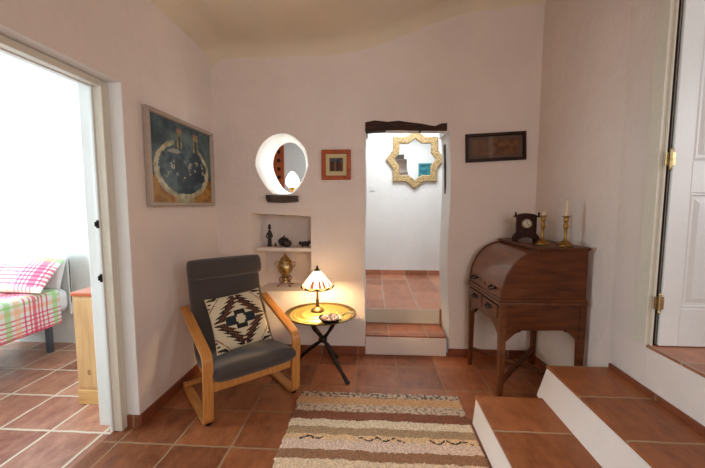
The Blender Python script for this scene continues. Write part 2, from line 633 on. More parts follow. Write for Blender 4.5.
for q in [(-0.2, -0.14, 4.05, 5.05), (1.04, 1.1, 4.05, 5.05), (-0.14, 1.04, 4.05, 4.11), (-0.14, 1.04, 4.99, 5.05)]:
    sk.box(q[0], q[1], q[2], q[3], 3.0, 3.2)
struct(sk.build('added_skylight', M['white_paint']))  # unseen skylight frame, added around the corridor fill lamp
struct(bx('baseboard_corridor', -2.6, 2.6, 5.335, 5.35, H2, H2 + 0.075, M['tile_c']))
struct(bx('trim_3', 0.20, 0.60, YB2 - 0.005, YB2 + 0.03, 2.37, 2.45, M['slate'], bevel=0.01))

# landing room behind the right doorway
ZL = 0.655
fl_ = MB()
fl_.prism([(XR + 0.0, 0.95), (XR + 0.0, 1.985), (1.705, 1.985), (1.705, 2.9), (4.2, 2.9), (4.2, -0.6), (1.705, -0.6), (1.705, 0.95)], ZL - 0.015, ZL, 'z')
struct(fl_.build('floor_landing', M['tile_c']))
struct(bx('wall_landing_far', 1.72, 4.2, 2.9, 3.0, 0.4, ZT, M['wall_white']))
struct(bx('wall_landing_side', 4.2, 4.3, -0.6, 3.0, 0.4, ZT, M['wall_white']))
struct(bx('wall_landing_near', 1.70, 4.2, -0.7, -0.6, 0.4, ZT, M['wall_white']))
struct(bx('ceiling_landing', 1.70, 4.2, -0.7, 3.0, 2.95, 3.05, M['wall_white']))

# baseboards
def base(name, pts, z0=0.0, h=0.08, t=0.012):
    mb = MB()
    for (x0, y0), (x1, y1) in zip(pts, pts[1:]):
        d = Vector((x1 - x0, y1 - y0, 0))
        n = Vector((-d.y, d.x, 0)).normalized() * t
        q = [(x0, y0), (x1, y1), (x1 + n.x, y1 + n.y), (x0 + n.x, y0 + n.y)]
        mb.prism(q, z0, z0 + h, 'z')
    return struct(mb.build(name, M['tile_b'], bevel=0.002))


base('baseboard_back', [(-0.078, YB), (XL, YB)])
base('baseboard_back', [(1.46, YB), (0.712, YB)])
base('baseboard_left', [(XL, YB), (XL, 2.032)])
base('baseboard_left', [(XL, 2.032), (XL - 0.08, 2.032)])
base('baseboard_right', [(XR + 0.008, 2.30), (1.461, YB)])
base('baseboard_steps', [(XR, 0.95), (XR, 2.26)], 0.38, 0.035)

# bedroom door lining
dr = struct(MB().box(-1.655, -1.60, 1.975, 2.031, 0, 2.175).build('door_1', M['cream_paint'], bevel=0.004))
dr['label'] = 'white painted lining of the bedroom doorway'
MB().box(-1.655, -1.60, 0.95, 1.985, 2.14, 2.178).build('head_jamb', M['cream_paint'], dr, bevel=0.004)
MB().box(-1.674, -1.655, 1.965, 2.005, 0.0, 2.155).box(-1.674, -1.655, 0.95, 1.965, 2.135, 2.155).build('door_stop', M['white_paint'], dr, bevel=0.003)
for z in (1.33, 1.0):
    k = MB().box(-1.672, -1.658, 1.958, 1.965, z - 0.024, z + 0.024)
    k.tube([(-1.675, 1.958, z - 0.014), (-1.675, 1.958, z + 0.014)], 0.006)
    k.build('latch_plate', M['black'], dr)

# steps on the right
st = thing('tiled_steps', 'whitewashed steps with terracotta treads up to the white panelled door', 'steps', (1.1, 1.6, 0))


def loc_mb(mb, off):
    for v in mb.bm.verts:
        v.co -= Vector(off)
    return mb


o_ = (1.1, 1.6, 0)
loc_mb(MB().prism([(0.675, 0.55), (1.545, 0.55), (1.545, 2.20), (0.675, 2.20)], 0.0, 0.178, 'z'), o_).build('lower_step', M['wall'], st, bevel=0.008)
for v_ in C.objects['lower_step'].data.vertices:
    if v_.co.z < 0.05 and v_.co.x < -0.3:
        v_.co.x -= 0.018
loc_mb(MB().prism([(1.153, 0.55), (1.546, 0.55), (1.546, 2.27), (1.153, 2.27)], 0.17, 0.368, 'z'), o_).build('upper_step', M['wall'], st, bevel=0.008)
for v_ in C.objects['upper_step'].data.vertices:
    if v_.co.z < 0.25 and v_.co.x < 0.1:
        v_.co.x -= 0.06
t1 = MB().prism([(0.672, 0.60), (1.14, 0.60), (1.14, 2.253), (0.672, 2.253)], 0.176, 0.192, 'z').build('lower_tread', M['tile_s'], bevel=0.003)
t1.parent = st
t1.location = (-1.1, -1.65, 0)
t2 = MB().prism([(1.150, 0.55), (1.549, 0.55), (1.549, 2.273), (1.150, 2.273)], 0.366, 0.382, 'z').build('upper_tread', M['tile_s'], bevel=0.003)
t2.parent = st
t2.location = (-1.1, -1.6, 0)

# steps in the doorway
sd = thing('doorway_steps', 'two whitewashed steps with terracotta tiles inside the narrow doorway', 'steps', (0.31, YB + 0.2, 0))
ov = (0.31, YB + 0.2, 0)
loc_mb(MB().box(-0.078, 0.697, YB - 0.006, YB2 - 0.03, 0, 0.182), ov).build('lower_step', M['wall'], sd, bevel=0.008)
o = MB().box(-0.075, 0.695, YB - 0.004, YB2 - 0.04, 0.178, 0.192).build('lower_tread', M['tile_d'], sd)
o.location = (-ov[0], -ov[1], 0)
loc_mb(MB().box(-0.078, 0.693, YB2 - 0.04, YB2 - 0.028, 0.19, H2 - 0.002), ov).build('upper_riser', M['cream_paint'], sd)

# old beams over and beside the doorway
lb = MB()
xs_ = [-0.085, 0.0, 0.12, 0.22, 0.32, 0.42, 0.50, 0.55, 0.60, 0.655]
zt = [2.198, 2.214, 2.200, 2.208, 2.192, 2.180, 2.163, 2.156, 2.178, 2.182]
zb = [2.112, 2.118, 2.122, 2.124, 2.118, 2.115, 2.115, 2.113, 2.112, 2.112]
lp = []
for x, a, b2 in zip(xs_, zt, zb):
    jj = 0.004 * sin(40 * x)
    lp.append([(x, YB - 0.008 + jj, b2), (x, YB - 0.014 + jj, (a + b2) / 2), (x, YB - 0.006, a), (x, YB + 0.10, a), (x, YB + 0.10, b2)])
lb.rings(lp)
o = lb.build('lintel_beam', M['beam'], bevel=0.004)
tag(o, 'rough dark timber lintel across the top of the narrow doorway', 'beam')
pp = MB()
lp = []
for z, wv in [(1.55, 0.006), (1.62, 0.018), (1.75, 0.020), (1.82, 0.026), (1.90, 0.020), (1.98, 0.026), (2.03, 0.022)]:
    x = 0.712 - 0.030 * z / 2.1 + 0.012 * sin(4.1 * z + 1)
    lp.append([(x - 0.006, YB + 0.235 - wv * 1.7, z), (x - 0.008, YB + 0.235 + wv * 1.7, z), (x + 0.03, YB + 0.235 + wv * 1.7, z), (x + 0.03, YB + 0.235 - wv * 1.7, z)])
pp.rings(lp)
o = pp.build('timber_strip', M['beamv'], bevel=0.003)
tag(o, 'thin dark upright timber let into the doorway reveal beside the star mirror', 'timber')

# ------------------------------------------------------------------ right door leaf
dx, dy = 1.594, 1.955
d2 = bpy.data.objects.new('door_2', None)
C.objects.link(d2)
d2.location = (dx, dy, ZL + 0.006)
d2['kind'] = 'structure'
d2['label'] = 'white panelled door standing open on the landing'
W_, H_, T_ = 0.80, 1.98, 0.04
lm = MB()
fr = 0.098
ph = [(0.215, 0.85), (1.02, 1.86)]
lm.box(0, W_, T_ * 0.35, T_ * 0.65, 0, H_)
for q in [(0, fr, 0, H_), (W_ - fr, W_, 0, H_), (W_ / 2 - 0.05, W_ / 2 + 0.05, 0, H_), (fr, W_ - fr, 0, ph[0][0]), (fr, W_ - fr, ph[0][1], ph[1][0]), (fr, W_ - fr, ph[1][1], H_)]:
    lm.box(q[0], q[1], 0, T_, q[2], q[3])
lm.build('door_leaf', M['white_paint'], d2, bevel=0.003)
for xa, xb in ((fr, W_ / 2 - 0.05), (W_ / 2 + 0.05, W_ - fr)):
    for za, zb2 in ph:
        pm = MB()
        lps = []
        for ins, yv in [(0.0, 0.006), (0.012, 0.002), (0.018, 0.012), (0.03, 0.012), (0.055, 0.004), (0.06, 0.004)]:
            lps.append([(xa + ins, yv, za + ins), (xb - ins, yv, za + ins), (xb - ins, yv, zb2 - ins), (xa + ins, yv, zb2 - ins)])
        lps = [[(p[0], 0.016, p[2]) for p in lps[0]]] + lps
        pm.rings(lps)
        pm.build('door_panel', M['white_paint'], d2)
for hz in (0.245, 1.03):
    hm = MB()
    hm.tube([(-0.020, -0.008, hz - 0.045), (-0.020, -0.008, hz + 0.045)], 0.007)
    hm.ball((-0.020, -0.008, hz + 0.05), 0.008, u=8, v=6).ball((-0.020, -0.008, hz - 0.05), 0.008, u=8, v=6)
    hm.box(-0.014, 0.004, -0.006, 0.001, hz - 0.035, hz + 0.035)
    hm.box(-0.042, -0.024, 0.000, 0.006, hz - 0.035, hz + 0.035)
    hm.build('hinge', M['old_brass'], d2)
# casing round the right doorway
cg = MB()
cg.box(XR - 0.012, XR + 0.012, 1.98, 2.068, ZL, 2.74)
cg.box(XR - 0.012, XR + 0.05, 0.95, 1.99, 2.68, 2.74)
cg.box(XR + 0.012, XR + 0.018, 1.965, 1.995, ZL, 2.70)
struct(cg.build('trim_1', M['cream_paint'], bevel=0.003))
struct(bx('gap_shade_strip', XR + 0.018, XR + 0.15, 1.985, 2.0, ZL, 2.70, M['dark_wood']))  # dark strip painting in the shade of the gap beside the door leaf

# ------------------------------------------------------------------ pictures
def frame(mb, w, h, fw, d, y0=0.0):
    """mitred frame in xz plane centred at 0, front at -d"""
    def rect(i, y):
        return [(-w / 2 + i, y, -h / 2 + i), (w / 2 - i, y, -h / 2 + i), (w / 2 - i, y, h / 2 - i), (-w / 2 + i, y, h / 2 - i)]
    mb.rings([rect(0, y0), rect(0, -d * 0.8), rect(fw * 0.2, -d), rect(fw * 0.8, -d), rect(fw, -d * 0.55), rect(fw, y0)], cap=False)
    return mb


def grid_plane(w, h, nx, nz, y=0.0, thick=None):
    mb = MB()
    vs = [[mb.bm.verts.new((-w / 2 + w * i / nx, y, -h / 2 + h * k / nz)) for i in range(nx + 1)] for k in range(nz + 1)]
    for k in range(nz):
        for i in range(nx):
            mb.bm.faces.new([vs[k][i], vs[k][i + 1], vs[k + 1][i + 1], vs[k + 1][i]])
    return mb


def canvas(w, h, nx, nz, fn, parent, y, name='painting', mat='canvas'):
    mb = grid_plane(w, h, nx, nz, y)
    o = mb.build(name, M[mat], parent)
    md = o.modifiers.new('solid', 'SOLIDIFY')
    md.thickness = 0.006
    paint(o, lambda p: fn(p.center.x / (w / 2), p.center.z / (h / 2)))
    return o


def mixc(a, b, t):
    return tuple(a[i] * (1 - t) + b[i] * t for i in range(3))


# big picture on left wall (faces +x): local -y -> +x  => rz = 90deg
pic = thing('framed_painting', 'large framed abstract painting of a pale ring shape on dark blue, beside the bedroom doorway', 'painting', (XL + 0.004, 2.668, 1.768), rot=(0, 0, R(90)))
frame(MB(), 0.925, 0.665, 0.032, 0.034).build('frame', plain('pale_grey_frame', rgb(168, 152, 138), 0.5), pic)


def art1(u, v):
    n = noise.noise(Vector((u * 2.2, v * 2.2, 0.3)))
    n2 = noise.noise(Vector((u * 7, v * 7, 4.3)))
    c = mixc((44, 62, 72), (92, 112, 112), sm(-0.5, 0.5, n + n2 * 0.4))
    if v < -0.35 - 0.3 * abs(u) * 0 and v < -0.28:
        c = mixc((140, 96, 40), (176, 128, 58), sm(-0.4, 0.4, n2))
    rx, rz = 0.90, 0.74
    uu, vv = u + 0.0, v + 0.17
    ang = math.atan2(vv, uu)
    r = math.sqrt((uu / rx) ** 2 + (vv / rz) ** 2) + 0.03 * n2
    if abs(u) < 0.3 and v < -0.66:
        c = mixc((150, 146, 118), (176, 172, 140), sm(-0.4, 0.4, n2))
    if r < 1:
        c = mixc((36, 54, 66), (74, 96, 102), sm(-0.4, 0.4, n + n2))
        th = 0.16 if vv < 0 else 0.12
        if r > 1 - th and not (0.9 < ang < 2.0):
            c = mixc((150, 146, 120), (196, 190, 158), sm(-0.4, 0.4, n2))
    for nx_, w2 in ((-0.14, 0.075), (0.42, 0.08)):
        if abs(u - nx_) < w2 and 0.36 < v < 0.86:
            c = mixc((120, 116, 84), (170, 150, 100), sm(-0.3, 0.3, n2))
            if abs(u - nx_) < w2 * 0.45 and v < 0.66:
                c = (48, 60, 50)
            if v > 0.74:
                c = (160, 112, 84)
    if r < 0.8:
        if n2 > 0.25 and noise.noise(Vector((u * 18, v * 18, 2))) > 0 and -0.4 < v < 0.1:
            c = (168, 164, 140)
        if (u + 0.35) ** 2 * 1.2 + (v - 0.28) ** 2 * 14 < 0.06:
            c = (150, 150, 140)
    return c


canvas(0.865, 0.605, 96, 72, art1, pic, -0.010)

# small square picture
pic = thing('framed_print', 'small square print in an orange wooden frame between round opening and doorway', 'picture', (-0.352, YB - 0.003, 1.815))
frame(MB(), 0.272, 0.275, 0.038, 0.024).build('frame', M['orange_wood'], pic)


def art2(u, v):
    n = noise.noise(Vector((u * 3, v * 3, 9)))
    if max(abs(u), abs(v)) > 0.62:
        return (206, 186, 142)
    if max(abs(u), abs(v)) > 0.575:
        return (110, 92, 66)
    c = mixc((60, 34, 24), (100, 48, 30), sm(-0.4, 0.4, n))
    if v > 0.2:
        c = mixc((44, 46, 56), (80, 80, 92), sm(-0.4, 0.4, n))
    if v < -0.42:
        c = (62, 54, 40)
    if abs(u + 0.1) < 0.05 and v < 0.25:
        c = (128, 92, 58)
    return c


canvas(0.2, 0.2, 50, 50, art2, pic, -0.008)

# long dark framed embroidery, hanging slightly tilted
pic = thing('framed_textile', 'long dark framed textile hanging slightly crooked above the roll-top desk', 'picture', (1.085, YB - 0.003, 1.962), rot=(0, R(-2.6), 0))
frame(MB(), 0.53, 0.25, 0.028, 0.026).build('frame', M['dark_wood'], pic)


def art3(u, v):
    n = noise.noise(Vector((u * 6, v * 2.5, 2)))
    n2 = noise.noise(Vector((u * 25, v * 12, 2)))
    c = mixc((88, 52, 28), (124, 78, 42), sm(-0.5, 0.5, n + n2 * 0.5))
    if u < -0.1:
        c = mixc(c, (110, 84, 70), 0.55)
    if max(abs(u) - 0.86, abs(v) - 0.72) > 0:
        c = (92, 70, 58)
    if -0.25 < u < -0.08:
        c = mixc(c, (130, 118, 108), 0.5)
    return c


canvas(0.48, 0.20, 96, 40, art3, pic, -0.008)

# star mirror on the corridor's far wall
mir = thing('star_mirror', 'eight-pointed star mirror with an inlaid bone-coloured frame beyond the doorway', 'mirror', (0.618, 5.348, 2.13))


def star(Ro, Rp):
    pts = []
    for k in range(16):
        a = pi / 2 + k * pi / 8
        r = (Rp if (k // 2) % 2 == 0 else Ro) if k % 2 == 0 else Ro * 0.7654
        pts.append((r * cos(a), r * sin(a)))
    return pts


so, si = star(0.475, 0.445), star(0.335, 0.31)
fm = MB()
L = [[(x, 0, z) for x, z in so], [(x, -0.03, z) for x, z in so]]
for t, yv in ((0.12, -0.038), (0.88, -0.038), (1.0, -0.030), (1.0, 0.0)):
    L.append([(a[0] * (1 - t) + b[0] * t, yv, a[1] * (1 - t) + b[1] * t) for a, b in zip(so, si)])
fm.rings(L, cap=False)
a = N('inlaid_bone')
vo = a.n('ShaderNodeTexVoronoi')
a.l(a.coord(), vo.inputs['Vector'])
vo.inputs['Scale'].default_value = 60
inl = a.set(a.ramp(vo.outputs['Distance'], [(0.1, rgb(206, 184, 140)), (0.45, rgb(182, 154, 106)), (0.75, rgb(138, 110, 72))]), 0.7)
fm.build('frame', inl, mir)
gm = MB()
gm.prism(si, -0.012, -0.006, 'y')
gm.build('mirror_glass', M['mirror'], mir)

# teal picture seen in the mirror (hangs on the corridor side)
tp = thing('teal_picture', 'teal framed picture reflected in the star mirror', 'picture', (1.06, YB2 + 0.004, 2.10), rot=(0, 0, pi))
frame(MB(), 0.34, 0.34, 0.04, 0.025).build('frame', plain('teal_paint', rgb(60, 130, 136), 0.4), tp)
canvas(0.27, 0.27, 24, 24, lambda u, v: mixc((40, 110, 130), (70, 150, 150), sm(-0.4, 0.4, noise.noise(Vector((u * 3, v * 3, 1))))), tp, -0.008)

# light switch
sw = thing('light_switch', 'small white light switch on the corridor wall beyond the doorway', 'switch', (-0.03, 5.35, 1.695))
MB().box(-0.045, 0.045, -0.007, 0, -0.045, 0.045).build('plate', M['white_paint'], sw, bevel=0.003)
MB().box(-0.02, 0.02, -0.010, -0.006, -0.03, 0.03).build('rocker', M['white_paint'], sw, bevel=0.003)

# carved panel seen through the round opening
cp = thing('carved_plaque', 'carved reddish wooden plaque on the far wall seen through the round opening', 'plaque', (-1.53, 5.348, 2.0))
MB().box(-0.125, 0.125, -0.04, 0, -0.36, 0.36).build('board', M['orange_wood'], cp, bevel=0.006)
for i in range(5):
    MB().ball((0.05, -0.042, -0.26 + 0.13 * i), 0.03, (0.9, 0.4, 1), 12, 8).build('boss', M['clock_wood'], cp, smooth=True)

# ------------------------------------------------------------------ lamps
# round opening lamp
el = thing('globe_lamp', 'glowing white egg-shaped lamp with a brass foot in the round wall opening', 'lamp', (-0.832, YB + 0.27, 1.572))
MB().lathe([(0.048, 0), (0.05, 0.008), (0.03, 0.016), (0.022, 0.03), (0.034, 0.042), (0.036, 0.05)], seg=24).build('lamp_base', M['brass'], el, smooth=True)
eg = MB()
eg.lathe([(0.001, 0.05), (0.040, 0.052), (0.060, 0.072), (0.067, 0.10), (0.064, 0.13), (0.052, 0.16), (0.034, 0.188), (0.016, 0.204), (0.001, 0.21)], seg=24)
eg.build('lamp_shade', glow('opal_glass_lit', (1.0, 0.95, 0.86, 1), 17.0), el, smooth=True)

# tray table
tx, ty, tz = -0.452, 2.84, 0.515
tt = thing('tray_table', 'round brass tray table on dark folding legs beside the armchair', 'table', (tx, ty, 0))
tray = MB()
tray.lathe([(0.001, tz - 0.012), (0.22, tz - 0.014), (0.262, tz - 0.006), (0.296, tz + 0.006), (0.305, tz + 0.004), (0.305, tz + 0.010), (0.297, tz + 0.014), (0.262, tz + 0.004),
            (0.235, tz - 0.003), (0.230, tz + 0.001), (0.222, tz - 0.003), (0.16, tz - 0.003), (0.156, tz - 0.0005), (0.150, tz - 0.003), (0.085, tz - 0.003), (0.08, tz), (0.075, tz - 0.003), (0.001, tz - 0.003)], seg=72)
ab = N('engraved_brass')
v = ab.coord()
wv = ab.n('ShaderNodeTexWave', wave_type='RINGS', rings_direction='Z')
ab.l(v, wv.inputs['Vector'])
wv.inputs['Scale'].default_value = 12
wv.inputs['Distortion'].default_value = 1.0
vo = ab.n('ShaderNodeTexVoronoi')
ab.l(v, vo.inputs['Vector'])
vo.inputs['Scale'].default_value = 55
hh = ab.math('ADD', wv.outputs['Fac'], ab.math('MULTIPLY', vo.outputs['Distance'], 0.8))
ab.bump(hh, 0.35, 0.003)
brm = ab.set(ab.ramp(hh, [(0.1, rgb(120, 104, 54)), (0.9, rgb(198, 178, 104))]), 0.42, 1.0)
tro = tray.build('tray', [brm, plain('tarnished_brass_rim', rgb(112, 96, 56), 0.4, 1.0, 0.2, 0.15, 60)], tt, smooth=True)
for p_ in tro.data.polygons:
    if math.hypot(p_.center.x, p_.center.y) > 0.258:
        p_.material_index = 1
hub = Vector((0.02, -0.02, 0.30))
feet = [(0.245, -0.19), (-0.245, 0.155), (0.10, 0.27)]
tops = [(-0.13, 0.10), (0.14, -0.09), (-0.05, -0.15)]
for (fx, fy), (ux, uy) in zip(feet, tops):
    lg = MB()
    pts = catmull([(ux, uy, tz - 0.014), (ux * 0.72, uy * 0.72, 0.42), (hub.x + ux * 0.15, hub.y + uy * 0.15, 0.325), (hub.x + fx * 0.12, hub.y + fy * 0.12, 0.27), (fx * 0.62, fy * 0.62, 0.13), (fx * 0.93, fy * 0.93, 0.03), (fx, fy, 0.016)], 6)
    rr = [0.013 + 0.005 * abs(sin(i * 0.35)) for i in range(len(pts))]
    lg.tube(pts, rr, 10)
    lg.ball((fx, fy, 0.014), 0.022, (1.1, 1.1, 0.62), 12, 8)
    lg.build('leg', M['dark_metal'], tt, smooth=True)
hm = MB()
hm.ball(hub, 0.038, (1, 1, 0.8))
hm.build('hub', M['dark_metal'], tt, smooth=True)

# table lamp with stained glass shade
lx, ly, lz = -0.492, 2.92, tz - 0.0005
tl = thing('table_lamp', 'lit stained-glass table lamp with dark bronze stem on the brass tray table', 'lamp', (lx, ly, lz), R(8))
MB().lathe([(0.058, 0), (0.060, 0.008), (0.052, 0.020), (0.034, 0.030), (0.018, 0.038), (0.012, 0.07), (0.016, 0.09), (0.011, 0.11), (0.010, 0.22), (0.006, 0.30), (0.005, 0.375)], seg=20).build('stem', M['bronze'], tl, smooth=True)
MB().lathe([(0.001, 0.370), (0.010, 0.372), (0.013, 0.382), (0.008, 0.392), (0.004, 0.405), (0.001, 0.408)], seg=14).build('finial', M['dark_metal'], tl, smooth=True)
sh_white = glow('lit_opal_glass', (1.0, 0.78, 0.46, 1), 5.0, rgb(240, 230, 205))
sh_red = glow('lit_red_glass', (0.90, 0.16, 0.04, 1), 0.8, rgb(190, 60, 40))
sh_amber = glow('lit_amber_glass', (1.0, 0.60, 0.2, 1), 1.2, rgb(220, 150, 80))
NS = 8
zb_, zt_, rb_, rt_ = 0.218, 0.362, 0.138, 0.026


def shade_pt(k, t, s_):
    """t 0 bottom..1 top, s_ 0..1 across panel k"""
    r = rb_ * (1 - t) + rt_ * t + 0.003 * sin(pi * t)
    a0, a1 = 2 * pi * k / NS, 2 * pi * (k + 1) / NS
    p0, p1 = Vector((cos(a0), sin(a0), 0)), Vector((cos(a1), sin(a1), 0))
    p = (p0 * (1 - s_) + p1 * s_) * r
    dip = 0.016 * sin(pi * s_) if t < 0.02 else 0
    return Vector((p.x, p.y, zb_ + (zt_ - zb_) * t - dip))


for k in range(NS):
    pm = MB()
    nt, ns = 14, 12
    gv = [[pm.bm.verts.new(shade_pt(k, i / nt, j / ns)) for j in range(ns + 1)] for i in range(nt + 1)]
    for i in range(nt):
        for j in range(ns):
            f = pm.bm.faces.new([gv[i][j], gv[i][j + 1], gv[i + 1][j + 1], gv[i + 1][j]])
            t = (i + 0.5) / nt
            s_ = (j + 0.5) / ns
            f.material_index = 0
            if 0.1 < t < 0.52 and (k % 2 == 0):
                if abs(s_ - 0.28) < 0.07 + 0.06 * (t < 0.4) or abs(s_ - 0.72) < 0.07 + 0.06 * (t < 0.4):
                    f.material_index = 1
            if 0.1 < t < 0.45 and k % 2 == 1 and abs(s_ - 0.5) < 0.2:
                f.material_index = 1
            if t < 0.1:
                f.material_index = 2
    o = pm.build('shade_panel', [sh_white, sh_red, sh_amber], tl)
    md = o.modifiers.new('solid', 'SOLIDIFY')
    md.thickness = 0.0025
rim = MB()
for k in range(NS):
    rim.tube([shade_pt(k, 0, s_ / 6) for s_ in range(7)], [0.0085, 0.007, 0.004, 0.003, 0.004, 0.007, 0.0085], 8)
    rim.tube([shade_pt(k, t / 6, 0) for t in range(7)], 0.0018, 6)
rim.lathe([(rt_ + 0.004, zt_ - 0.003), (rt_ + 0.004, zt_ + 0.003), (0.012, zt_ + 0.012), (0.010, zt_ + 0.006), (rt_ - 0.004, zt_ - 0.003)], seg=16)
rim.build('shade_leading', M['dark_metal'], tl)
pl = bpy.data.lights.new('bulb', 'POINT')
pl.energy = 23
pl.color = (1.0, 0.72, 0.36)
pl.shadow_soft_size = 0.04
po = bpy.data.objects.new('bulb_light', pl)
po.location = (0.0, 0.0, 0.235)
po.parent = tl
C.objects.link(po)

# pan with sweets on the tray
px_, py_ = -0.345, 2.655
pn = thing('serving_pan', 'small dark brass pan with a long handle on the brass tray', 'pan', (px_, py_, tz - 0.002), R(30))
MB().lathe([(0.001, 0.0), (0.05, 0.0), (0.074, 0.014), (0.092, 0.036), (0.096, 0.038), (0.094, 0.033), (0.076, 0.012), (0.05, 0.004), (0.001, 0.004)], seg=32).build('bowl', M['dark_metal'], pn, smooth=True)
MB().tube(catmull([(0.088, 0, 0.030), (0.12, 0, 0.042), (0.16, 0, 0.050), (0.195, 0, 0.046), (0.21, 0, 0.044)], 4), [0.006] * 8 + [0.008] * 6 + [0.011] * 3, 8).build('handle', M['old_brass'], pn, smooth=True)
sweet0 = None
k = 0
for ring, nn, zz in ((0.058, 9, 0.032), (0.026, 5, 0.040), (0.0, 1, 0.052)):
    for i in range(nn):
        a = 2 * pi * i / max(nn, 1) + ring * 20
        mk = MB()
        if k < 2:
            mk.ball((0, 0, 0), 0.017, (1.15, 0.9, 0.75), 12, 8)
            s0 = mk.build('sweet', M['pebble'] if k % 2 == 0 else M['pebble2'], smooth=True)
            (globals().__setitem__('sw_a', s0) if k == 0 else globals().__setitem__('sw_b', s0))
            o = s0
        else:
            mk.bm.free()
            o = (sw_a if k % 2 == 0 else sw_b).copy()
            C.objects.link(o)
        o.location = (px_ + ring * cos(a), py_ + ring * sin(a), tz - 0.002 + zz)
        o.rotation_euler = (random.uniform(-0.3, 0.3), 0, random.uniform(0, 6))
        tag(o, ('pink' if k % 2 == 0 else 'creamy white') + ' sweet heaped in the small pan on the brass tray', 'sweet', 'pink sweets in the pan' if k % 2 == 0 else 'white sweets in the pan')
        k += 1

# ------------------------------------------------------------------ niche ornaments
fg = thing('figurine', 'slim dark standing figurine on the niche shelf', 'figurine', (-1.035, YB + 0.12, 1.032))
MB().lathe([(0.028, 0), (0.028, 0.012), (0.017, 0.02), (0.020, 0.05), (0.016, 0.09), (0.022, 0.12), (0.020, 0.145), (0.010, 0.16), (0.008, 0.168)], seg=16, sy=0.8).build('body', M['figurine'], fg, smooth=True)
MB().ball((0, 0, 0.187), 0.019, (0.85, 0.9, 1.15), 12, 8).lathe([(0.012, 0.2), (0.016, 0.208), (0.006, 0.222)], seg=12).build('head', M['figurine'], fg, smooth=True)
MB().tube(catmull([(-0.02, -0.005, 0.135), (-0.03, -0.012, 0.10), (-0.012, -0.024, 0.085)], 4), 0.006, 8).tube(catmull([(0.02, -0.005, 0.135), (0.03, -0.012, 0.10), (0.012, -0.024, 0.085)], 4), 0.006, 8).build('arm', M['figurine'], fg, smooth=True)
o = MB().ball((0, 0, 0.012), 0.013, (1.1, 1, 0.9), 12, 8).lathe([(0.010, 0.015), (0.006, 0.03), (0.009, 0.036)], seg=10).build('miniature_pot', M['figurine'], smooth=True, loc=(-0.975, YB + 0.11, 1.033))
tag(o, 'tiny dark pot at the foot of the slim figurine', 'ornament')


def gourd(x, y, r, lbl, rz):
    g = thing('carved_gourd', lbl, 'ornament', (x, y, 1.032), rz)
    L = []
    for kk in range(13):
        a = -pi / 2 + pi * kk / 12
        L.append([((r + 0.05 * r * cos(8 * 2 * pi * i / 48)) * max(cos(a), 0.02) * cos(2 * pi * i / 48), (r + 0.05 * r * cos(8 * 2 * pi * i / 48)) * max(cos(a), 0.02) * sin(2 * pi * i / 48), r * 0.86 + r * 0.86 * sin(a)) for i in range(48)])
    MB().rings(L).build('body', M['figurine'], g, smooth=True)
    MB().tube(catmull([(0, 0, r * 1.66), (0.004, 0, r * 1.85), (0.014, 0.0, r * 2.0)], 4), [0.007] * 5 + [0.005] * 4, 8).build('stalk', M['figurine'], g, smooth=True)
    return g


gourd(-0.905, YB + 0.16, 0.052, 'larger dark ribbed pot, the farther of the pair on the niche shelf', 0.3)
gourd(-0.845, YB + 0.07, 0.043, 'smaller dark ribbed pot overlapping the larger one on the niche shelf', 1.3)
an = thing('animal_figurine', 'low dark animal-shaped ornament near the lamp end of the niche shelf', 'ornament', (-0.68, YB + 0.12, 1.032), R(10))
am = MB()
am.ball((0, 0, 0.030), 0.030, (1.5, 0.8, 0.8)).ball((-0.045, 0, 0.036), 0.020, (1, 0.9, 0.9)).ball((0.042, 0, 0.044), 0.017, (1, 0.9, 1))
for sx_ in (-0.025, 0.03):
    for sy_ in (-0.014, 0.014):
        am.tube([(sx_, sy_, 0.02), (sx_, sy_, 0.0)], 0.008, 8)
am.build('body', M['figurine'], an, smooth=True)
MB().tube(catmull([(0.045, 0.0, 0.045), (0.06, 0, 0.05), (0.065, 0, 0.062)], 4), 0.005, 8).build('tail', M['figurine'], an, smooth=True)

# samovar
sv = thing('samovar', 'old brass samovar urn on curled feet in the lower niche', 'samovar', (-0.888, YB + 0.14, 0.632))
MB().lathe([(0.036, 0.090), (0.040, 0.098), (0.030, 0.104), (0.046, 0.118), (0.056, 0.135), (0.070, 0.160), (0.078, 0.185), (0.077, 0.205), (0.066, 0.228), (0.058, 0.238), (0.062, 0.242), (0.062, 0.247)], seg=32).build('urn', M['old_brass'], sv, smooth=True)
MB().lathe([(0.064, 0.247), (0.060, 0.254), (0.040, 0.282), (0.022, 0.302), (0.013, 0.314), (0.009, 0.318), (0.011, 0.326), (0.004, 0.335), (0.001, 0.338)], seg=32).build('lid', M['old_brass'], sv, smooth=True)
MB().lathe([(0.030, 0.035), (0.040, 0.040), (0.038, 0.052), (0.022, 0.062), (0.020, 0.080), (0.034, 0.091)], seg=24).build('burner', M['old_brass'], sv, smooth=True)
for s_ in (-1, 1):
    MB().tube(catmull([(s_ * 0.060, 0, 0.232), (s_ * 0.088, 0, 0.244), (s_ * 0.104, 0, 0.232), (s_ * 0.098, 0, 0.205), (s_ * 0.076, 0, 0.190)], 5), 0.005, 8).build('handle', M['old_brass'], sv, smooth=True)
for i in range(4):
    a = pi / 4 + i * pi / 2
    q = [(0.030, 0.085), (0.056, 0.092), (0.068, 0.066), (0.050, 0.040), (0.064, 0.014), (0.086, 0.010)]
    MB().tube(catmull([(r * cos(a), r * sin(a), z) for r, z in q], 5), 0.0055, 8).ball((0.086 * cos(a), 0.086 * sin(a), 0.009), 0.009, u=10, v=6).build('foot', M['copper'], sv, smooth=True)
MB().tube(catmull([(0.02, -0.060, 0.150), (0.02, -0.09, 0.145), (0.02, -0.098, 0.130)], 4), 0.006, 8).box(0.008, 0.032, -0.092, -0.088, 0.150, 0.165).build('tap', M['brass'], sv, smooth=True)

